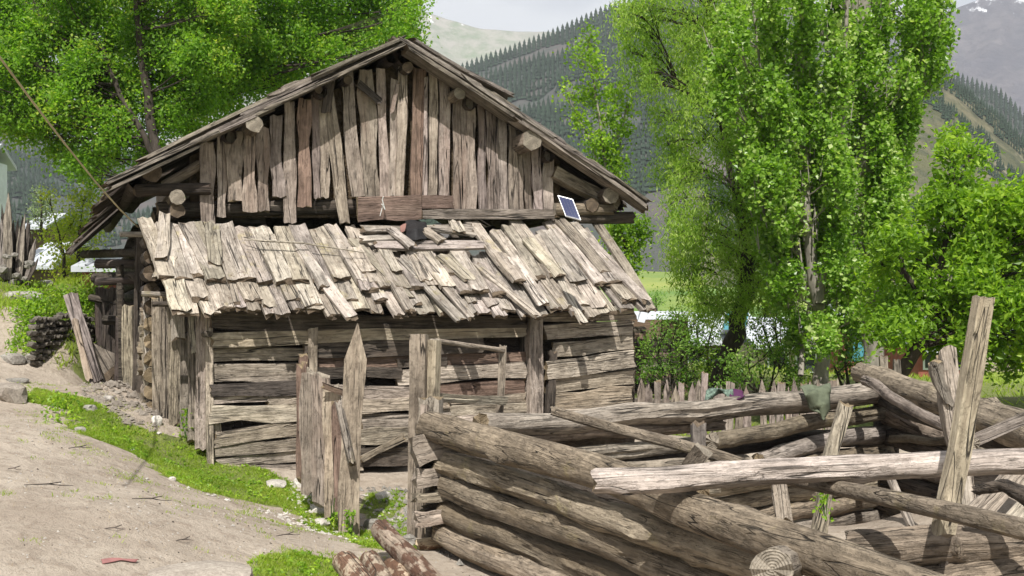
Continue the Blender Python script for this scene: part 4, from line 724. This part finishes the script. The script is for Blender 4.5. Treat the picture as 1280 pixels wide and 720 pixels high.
tree('willow_tree', 'feathery willow with a dark leaning trunk, left of the poplars', 'tree', 23,
     [([(898, 480), (915, 430), (932, 370), (938, 290), (925, 200), (905, 130), (890, 40), (880, -50)], .20, .08, 0), ([(932, 310), (900, 150), (850, 110)], .08, .03, .2), ([(938, 330), (960, 200), (965, 60)], .09, .04, .5)],
     fill([(790, -60), (960, -70), (975, 120), (990, 330), (950, 400), (880, 400), (850, 330), (830, 200), (815, 120), (765, 60)], 27, 22, 15) + [(780, 40, 20, 12), (800, 20, 20, 14), (835, 220, 22, 22), (850, 290, 20, 24), (845, 330, 18, 20), (835, 180, 18, 20), (880, 380, 22, 22), (800, 90, 14, 10), (820, 150, 14, 14)], LF_W, BARKD, .11, .22, cl=38, per=30, cs=.11, hang=.55, seed=16, streak=1.7, dz=1.3)
tree('young_poplar', 'slim young poplar with bright leaves standing between roof and willow', 'tree', 24,
     [([(770, 400), (765, 300), (760, 230), (748, 140), (735, 60)], .06, .012, 0), ([(765, 260), (775, 180), (785, 120)], .03, .01, .1), ([(763, 250), (735, 170), (712, 125)], .025, .01, -.1)],
     [(735, 50, 10, 18), (725, 70, 12, 10), (745, 85, 16, 14), (715, 115, 14, 12), (740, 115, 18, 16), (768, 120, 14, 14), (755, 145, 20, 16), (725, 150, 14, 14), (775, 160, 12, 18), (750, 180, 24, 18), (745, 205, 14, 10), (770, 215, 16, 20), (760, 195, 18, 14), (785, 130, 8, 14)], LF_G, BARKP, .075, .8, cl=60, per=22, cs=.11, seed=18, streak=1.3, dz=.3)
tree('bush', 'bright green bush just beyond the right end of the main roof', 'bush', 22, [([(785, 420), (783, 330), (780, 300)], .05, .02, 0)], [(775, 285, 20, 14), (795, 280, 16, 14), (785, 305, 22, 18), (765, 300, 12, 12), (792, 330, 14, 16), (805, 295, 10, 12)], LF_G, BARKD, .07, .7, cl=70, per=24, cs=.1, seed=19, dz=.4)
tree('walnut_tree', 'dense vivid green tree at the right with a dark leaning trunk behind the pen', 'tree', 17.5,
     [([(1122, 470), (1150, 430), (1172, 390), (1178, 330), (1195, 250)], .12, .05, 0), ([(1158, 420), (1200, 360), (1250, 300)], .07, .03, .2), ([(1170, 400), (1130, 340), (1120, 280)], .06, .02, -.2)],
     fill([(1105, 300), (1150, 270), (1168, 220), (1172, 175), (1205, 165), (1225, 215), (1290, 225), (1400, 200), (1420, 420), (1300, 440), (1240, 420), (1195, 440), (1150, 420), (1100, 415), (1085, 350)], 27, 23, 21) + [(1190, 170, 16, 12), (1235, 440, 26, 12), (1262, 455, 20, 12), (1275, 430, 24, 14), (1215, 425, 22, 12), (1110, 320, 16, 12), (1270, 240, 18, 12)], LF_G, BARKD, .11, .5, cl=40, per=28, cs=.11, seed=22, dz=1.0, hang=.15)
for i, (x0, x1, y0, y1, D, lm, lab) in enumerate([(848, 905, 385, 430, 25, LF_W, 'pale feathery bush in front of the long white roofed house'), (806, 880, 395, 478, 22, LF_S, 'rounded light green bush behind the picket fence below the willow'), (915, 995, 432, 482, 20.5, LF_S, 'low bush behind the draped far wall, right of the willow trunk'), (940, 1010, 375, 440, 24, LF_S, 'tall bush between willow trunk and first poplar trunk'), (1040, 1085, 430, 475, 21, LF_S, 'bush at the foot of the second poplar'), (1030, 1100, 330, 420, 24, LF_P, 'dense leafy sapling between the two poplar trunks'), (870, 905, 440, 480, 24, LF_G, 'small dark bush left of the willow trunk foot')]):
    cx_ = (x0 + x1) / 2
    tree('bush', lab, 'bush', D, [([(cx_, y1 + 20), (cx_ - 6, (y0 + y1) / 2)], .04, .02, 0), ([(cx_ + 5, y1 + 18), (cx_ + 14, (y0 + y1) / 2)], .03, .015, .1), ([(cx_ - 5, y1 + 18), (cx_ - 20, (y0 + y1) / 2 + 5)], .03, .015, -.1)],
         fill([(x0, y0 + 12), (cx_ - 8, y0 - 4), (cx_ + 18, y0 + 2), (x1, y0 + 18), (x1 + 4, y1), (x0 - 4, y1)], 17, 12, 30 + i), lm, BARKD, .06, .6, cl=52, per=22, cs=.09, seed=30 + i, dz=.5, twigs=5)
# far trees on the valley floor
for i, (x, y, r, D, lab) in enumerate([(1240, 395, 24, 60, 'distant round tree at the right behind the field'), (1110, 395, 26, 70, 'distant tree between poplar and vivid green tree'), (960, 350, 24, 75, 'distant tree glimpsed through the willow'), (820, 372, 10, 120, 'small far tree at the edge of the meadow')]):
    tree('far_tree', lab, 'tree', D, [([(x, y + r * 1.9), (x, y)], .2, .1, 0)], [(x + dx * r, y + dy * r, r * .6, r * .5) for dx, dy in ((0, 0), (.6, .2), (-.6, .2), (0, -.6), (.4, .6), (-.4, .6))], LF_S, BARKD, .22, .8, cl=90, per=12, cs=.4, seed=50 + i, twigs=0)

# ---------------------------------------------------------------- fences, huts and the village beyond
pf = empty('picket_fence', G(860, 520, 12, 30), 'weathered picket fence running behind the log pen', 'fence')
pn = Vector((0, -1, 0))
piece('rail', [P(788, 500, 17.1), P(1060, 512, 18.6)], .06, .04, VRG, pf, pn)
for i in range(27):
    x = 790 + i * 10.2 + R.uniform(-1.5, 1.5); D = 17 + i * .06; h = R.uniform(-7, 6); ln = R.uniform(-3, 5)
    if i in (15,): continue
    piece('picket', [P(x, 545, D), P(x + ln, 476 + h + (3 if i > 4 else -3), D)], R.uniform(.09, .14), .025, GAB, pf, pn, wav=.06, rag=.035, segs=5, tip=.12 if i % 3 else 0)
tag(piece('post', [P(877, 540, 16.6), P(881, 466, 16.6)], .09, .07, GAB, None, pn, wav=.04), 'squared stake standing beside the patterned cloth', 'stake')
tag(piece('post', [P(1106, 520, 15.6), P(1104, 446, 15.6)], .10, .09, VRG, None, pn, wav=.05), 'grey stump post behind the right pen wall, left one of two', 'post'); tag(piece('post', [P(1122, 520, 15.8), P(1121, 450, 15.8)], .10, .09, VRG, None, pn, wav=.05), 'grey stump post behind the right pen wall, right one of two', 'post')
TIN = plain('white_tin_roof', rgb(.46, .48, .51), .5, .08, 2, 0, .1); BLU = plain('turquoise_sheet', rgb(.06, .22, .28), .6, .15); MUD = plain('mud_plaster_wall', rgb(.34, .29, .22), .9, .2, 3, .02); RED = plain('rusty_red_wall', rgb(.22, .07, .05), .8, .3, 4); WHT = plain('whitewashed_wall', rgb(.6, .64, .66), .8, .12, 3); GLS = plain('dark_window_glass', rgb(.03, .035, .04), .1, .1); BRN = plain('brown_plank_wall', rgb(.16, .11, .075), .9, .35, 5, .02, scalev=(.3, 1, 6))
def house(name, label, x0, x1, yt, ye, yb, D, wall, roofm, dep=6, win=3, cat='house', tilt=0):
    a, b = P(x0, yb, D), P(x1, yb, D); W_ = b.x - a.x; z0 = min(a.z, gz1((a.x + b.x) / 2, D)) - .6; ze = P(0, ye, D).z; zt = P(0, yt, D).z
    h = empty(name, (a.x + W_ / 2, D, z0), label, cat); bx = box('wall', (a.x + W_ * .04, D, z0), (W_ * .92, tilt, 0), (0, dep, 0), (0, 0, ze - z0), wall, h)
    V = [(a.x, D - .5, ze), (b.x, D - .5 + tilt, ze), (b.x, D + dep / 2 + tilt, zt), (a.x, D + dep / 2, zt), (b.x, D + dep + .5 + tilt, ze), (a.x, D + dep + .5, ze)]; V += [(x, y, z - .12) for x, y, z in V]
    mesh_py('roof', V, [(0, 1, 2, 3), (3, 2, 4, 5), (7, 6, 9, 8), (8, 9, 11, 10), (0, 6, 7, 1), (5, 4, 10, 11), (0, 3, 9, 6), (3, 5, 11, 9), (1, 7, 8, 2), (2, 8, 10, 4)], roofm, h)
    nr = max(2, int(W_ / .9))
    for i in range(nr): tubes('roof_rib', [([(a.x + W_ * (i + .5) / nr, D - .5, ze + .02), (a.x + W_ * (i + .5) / nr, D + dep / 2 + tilt * (i + .5) / nr, zt + .02)], .025)], roofm, h, 4) if i < 14 else 0
    for i in range(win):
        x = a.x + W_ * (.15 + .7 * (i + .5) / win); zz = ze - (ze - P(0, yb, D).z) * .55; w = box('window', (x - .4, D - .03, zz - .4), (.8, 0, 0), (0, .05, 0), (0, 0, .8), WHT if wall is not WHT else BRN, h); box('pane', (x - .33, D - .05, zz - .33), (.66, 0, 0), (0, .03, 0), (0, 0, .66), GLS, w)
    return h
house('village_house', 'long house with white tin roof seen under the willow', 806, 962, 388, 428, 462, 48, BRN, TIN, 9, 4)
house('village_house', 'white roofed house between the willow trunk and the poplar trunk', 940, 1040, 396, 432, 470, 42, MUD, TIN, 8, 2)
house('village_house', 'tin roofed house just right of the poplar trunks', 1052, 1130, 378, 402, 450, 52, RED, TIN, 7, 2)
house('village_house', 'low white roofed house behind the vivid green tree', 1165, 1330, 395, 418, 446, 58, MUD, TIN, 8, 5)
house('village_house', 'small house with reddish wall behind the tallest post', 1145, 1215, 420, 436, 458, 40, RED, TIN, 4, 2)
tag(box('tarpaulin', P(905, 412, 44), (.8, 0, 0), (0, .3, .1), (.2, .2, .6), BLU), 'turquoise tarpaulin hanging by the white roofs left of the poplar', 'tarpaulin')
tag(box('tarpaulin', P(1062, 452, 36), (.5, 0, 0), (0, .3, 0), (0, 0, .6), BLU), 'turquoise sheet between the two poplar trunks', 'tarpaulin')
ws = empty('wood_store', G(820, 500, 14, 40), 'small brown plank shed beyond the right corner of the hut', 'shed')
wb = box('wall', P(780, 500, 24), (1.35, 0, 0), (0, 1.5, 0), (0, 0, 1.7), BRN, ws)
for i in range(11): piece('board', [P(783, 492 - i * 8, 23.9), P(806 + 50 * (i < 9), 492 - i * 8, 23.9)], .12, .04, WDK if i % 3 else WRD, wb, pn, segs=4, rag=.04)
for i in range(4): piece('roof_plank', [P(800 + i * 2, 462 - i * 2.2, 22.6 + i * .3), P(832 + i, 461 - i * 2, 22.6 + i * .3)], .22, .03, SHK, ws, (0, 0, 1), segs=4)
for x in (806, 826): piece('post', [P(x, 500, 22.8), P(x, 462, 22.8)], .06, .05, SHK, ws, pn, segs=4)
tag(box('tin_sheet', P(797, 402, 20), (.12, 0, -.02), (.03, .2, .1), (.12, .1, .3), TIN), 'bent white tin sheet at the right tip of the plank roof', 'tin sheet')
# left background
house('village_house', 'pale blue white house at the left edge with corrugated roof', -110, -8, 176, 200, 262, 36, WHT, TIN, 1.2, 1)
house('village_house', 'low house with bright white roof left of the yellow green bush', 22, 74, 296, 333, 360, 38, BRN, TIN, 5, 0)
house('small_hut', 'small brown hut with a pale roof above the white roofed house', 34, 64, 262, 284, 320, 44, BRN, TIN, 3, 0, 'hut')
house('small_hut', 'red walled hut with pale sheet roof behind the porch', 100, 172, 312, 334, 400, 24, RED, TIN, 2, 0, 'hut')
sf = empty('stake_fence', P(15, 350, 18), 'bundle of dark pointed split stakes leaning on the bank crest at the left', 'stakes')
for i in range(26):
    x = -6 + i * 1.7 + R.uniform(-2, 2); f = (x - 10) / 30
    piece('stake', [P(min(32, x), 352 + R.uniform(-4, 6), 17.6 + R.uniform(-.3, .3)), P(x + 12 * f + R.uniform(-3, 3), 240 + 55 * max(0, f) + R.uniform(0, 50), 17.6)], R.uniform(.05, .11), .03, WDK if i % 3 else VRG, sf, (.2, -1, 0), wav=.12, tip=.3, segs=6)
rh = rock(P(14, 352, 17.6), (.2, .16, .12), STN, 'rubble_heap', 'grey rubble heaped round the foot of the stake bundle', cat='rubble')
for i in range(22): rock(P(R.uniform(-8, 38), R.uniform(318, 362), 17.3 + R.uniform(-.1, .3)), R.uniform(.05, .11), STN, 'stone', None, rh, .7, sub=1)

# ---------------------------------------------------------------- grass, weeds, gravel
def scatter(polys, n, seed):
    g = np.random.RandomState(seed); A = []
    ar = [abs(sum(p[i - 1][0] * p[i][1] - p[i][0] * p[i - 1][1] for i in range(len(p)))) / 2 for p in polys]
    for p, a in zip(polys, ar):
        m = int(n * a / sum(ar)); x0, y0 = np.min(p, 0) - .3; x1, y1 = np.max(p, 0) + .3; k = max(10, int(m * (x1 - x0) * (y1 - y0) / a))
        x = g.uniform(x0, x1, k); y = g.uniform(y0, y1, k); nx = x + fbm(x, y, .7, 3, 21) * .3; ny = y + fbm(x, y, .7, 3, 31) * .5
        d = fbm(x, y, .35, 3, 77) + g.uniform(-.5, .5, k)
        ok = inpoly(nx, ny, p) & (d > -.12); A.append(np.stack([x[ok], y[ok]], 1))
    return np.concatenate(A)
def blades(name, pts, h, w, mat, seed, label=None):
    g = np.random.RandomState(seed); n = len(pts); z = gz(pts[:, 0], pts[:, 1]) - .004; b = np.concatenate([pts, z[:, None]], 1); a = g.uniform(0, 6.28, n); d = np.stack([np.cos(a), np.sin(a), np.zeros(n)], 1)
    H_ = h * g.uniform(.4, 1.5, (n, 1)) * (.7 + .8 * vnoise(pts[:, 0], pts[:, 1], .3, 5)[:, None]); ln = g.normal(size=(n, 3)) * .55 * H_; ln[:, 2] = H_[:, 0] * .85; W_ = w * g.uniform(.6, 1.4, (n, 1))
    V = np.stack([b - d * W_, b + d * W_, b + ln * .55 + d * W_ * .8, b + ln * .55 - d * W_ * .8, b + ln * [1, 1, .92]], 1).reshape(-1, 3); q = np.arange(n)[:, None] * 5
    Fc = np.concatenate([q + [0, 1, 2], q + [0, 2, 3], q + [3, 2, 4]], 1).reshape(-1, 3); t = vnoise(pts[:, 0], pts[:, 1], .5, 9) * .6 + g.uniform(0, .4, n)
    o = mesh_np(name, V, Fc, mat, tint=np.repeat(t, 3)); return tag(o, label, None, None, 'stuff')
GRM = leafmat('grass_blade', rgb(.17, .25, .03), rgb(.30, .40, .05), rgb(.45, .46, .13), .5)
blades('grass', scatter(GP, 120000, 2), .027, .0032, GRM, 3, 'short bright grass strip between path and hut')
gp2 = scatter(GP, 1500, 12); leaves('ground_weeds', np.concatenate([gp2, gz(gp2[:, 0], gp2[:, 1])[:, None] + .012], 1), np.full((len(gp2), 3), .012), 5, .035, .7, LF_G, None, 1.5, 0, 5, None, 'stuff')
gp3 = scatter([wpoly([(10, 485), (75, 478), (205, 525), (305, 575), (440, 640), (500, 668), (470, 692), (380, 676), (290, 655), (210, 636), (160, 600), (100, 566), (30, 532)]), wpoly([(290, 690), (470, 682), (470, 735), (290, 735)])], 26000, 66); gp3 = gp3[fbm(gp3[:, 0], gp3[:, 1], .22, 3, 91) > .12]; blades('sparse_grass', gp3, .024, .003, GRM, 67)
bk = [(-9.0, 16.2), (-5.9, 14.4), (-5.3, 15.6), (-5.8, 19.5), (-4.5, 24), (-12, 27), (-9.5, 20)]
blades('bank_grass', scatter([bk], 36000, 4), .10, .007, GRM, 6, 'longer grass on top of the bank')
leaves('bank_weeds', np.array([tuple(G(x, y, 10, 40) + Vector((0, 0, .05))) for x, y in [(R.uniform(18, 118), R.uniform(366, 400)) for _ in range(130)] + [(R.uniform(20, 50), R.uniform(395, 450)) for _ in range(40)] + [(R.uniform(60, 100), R.uniform(500, 530)) for _ in range(10)]]), np.full((180, 3), .07), 26, .05, .6, LF_G, None, 1, 0, 7, None, 'stuff')
strw = scatter([wpoly([(0, 515), (300, 640), (640, 715), (600, 730), (0, 735)])], 900, 71); blades('dry_straw', strw, .03, .0016, plain('dry_straw', rgb(.42, .33, .2), .8), 72)
sg = scatter([wpoly([(0, 510), (60, 540), (190, 590), (300, 640), (470, 680), (640, 715), (640, 725), (0, 735)])], 2600, 31); keep = np.arange(len(sg)) % 9 == 0
blades('sparse_tufts', np.repeat(sg[keep][:40], 14, 0) + NR.normal(size=(min(40, keep.sum()) * 14, 2)) * .035, .03, .003, GRM, 8)
wr_ = scatter([[( 6.5, 12), (40, 22), (60, 60), (5, 60), (1.2, 17), (3, 15.6)]], 42000, 17); blades('field_grass', wr_, .14, .015, GRM, 18)
def pebbles(name, pts, r, mat, seed):
    g = np.random.RandomState(seed); n = len(pts); z = gz(pts[:, 0], pts[:, 1]); c = np.concatenate([pts, z[:, None]], 1); o = np.array([[1, 0, 0], [0, 1, 0], [-1, 0, 0], [0, -1, 0], [0, 0, .8], [0, 0, -.5]], float)
    R_ = r * g.uniform(.3, 1.0, (n, 1, 1)) ** 2; V = (c[:, None] + (o[None] + g.uniform(-.35, .35, (n, 6, 3))) * R_).reshape(-1, 3); f = np.array([[0, 1, 4], [1, 2, 4], [2, 3, 4], [3, 0, 4], [1, 0, 5], [2, 1, 5], [3, 2, 5], [0, 3, 5]])
    return tag(mesh_np(name, V, (np.arange(n)[:, None, None] * 6 + f[None]).reshape(-1, 3), mat), None, None, None, 'stuff')
pebbles('gravel', scatter([wpoly([(0, 515), (300, 640), (470, 680), (640, 715), (600, 730), (0, 735)])], 1500, 41), .013, STW, 42)
pebbles('gravel', scatter([wpoly([(190, 600), (300, 632), (420, 672), (520, 690), (520, 640), (440, 620), (350, 600), (380, 650), (280, 630)])], 1100, 43), .032, STW, 44)
pebbles('rubble', scatter([wpoly([(90, 480), (190, 480), (196, 530), (120, 520)])], 2600, 45), .055, STB, 46)
pebbles('rubble', scatter([wpoly([(455, 610), (560, 620), (620, 700), (560, 712), (470, 640)])], 1200, 47), .05, STN, 48)
pebbles('wood_chips', scatter([wpoly([(0, 515), (300, 640), (470, 680), (640, 715), (600, 730), (0, 735)])], 600, 49), .011, WDK[0], 50)
for (x, y, D, n, r, lab) in [(232, 535, 12.75, 9, .09, 'leafy weed growing against the corner boards'), (1032, 640, 9.0, 7, .09, 'small green seedling in front of the pale leaning stake'), (415, 648, 11.2, 6, .04, 'weed at the foot of the short board fence'), (438, 660, 10.9, 8, .05, 'grass tuft at the foot of the pointed post')]:
    w = tubes('weed', [(bez(P(x, y + 12, D), P(x + R.uniform(-8, 8), y - 18 + R.uniform(-8, 8), D), (0, 0, .02), 4), .004) for _ in range(3)], LF_S); tag(w, lab, 'plant')
    leaves('leaf', np.array([tuple(P(x + R.uniform(-9, 9), y + R.uniform(-22, 8), D)) for _ in range(n)]), np.full((n, 3), r * .35), 7, .05, .6, LF_G, w, 1, 0, 9, None, 'stuff')
#SECTION haze
hz = box('haze', (-4000, -60, -8), (8000, 0, 0), (0, 3400, 0), (0, 0, 760), bpy.data.materials.new('haze_air')); hz['kind'] = 'stuff'
hm = hz.data.materials[0]; hm.use_nodes = True; hm.node_tree.nodes.clear(); ho = hm.node_tree.nodes.new('ShaderNodeOutputMaterial'); pv = hm.node_tree.nodes.new('ShaderNodeVolumePrincipled')
pv.inputs['Density'].default_value = .00021; pv.inputs['Color'].default_value = (.86, .91, 1, 1); hm.node_tree.links.new(pv.outputs[0], ho.inputs['Volume'])
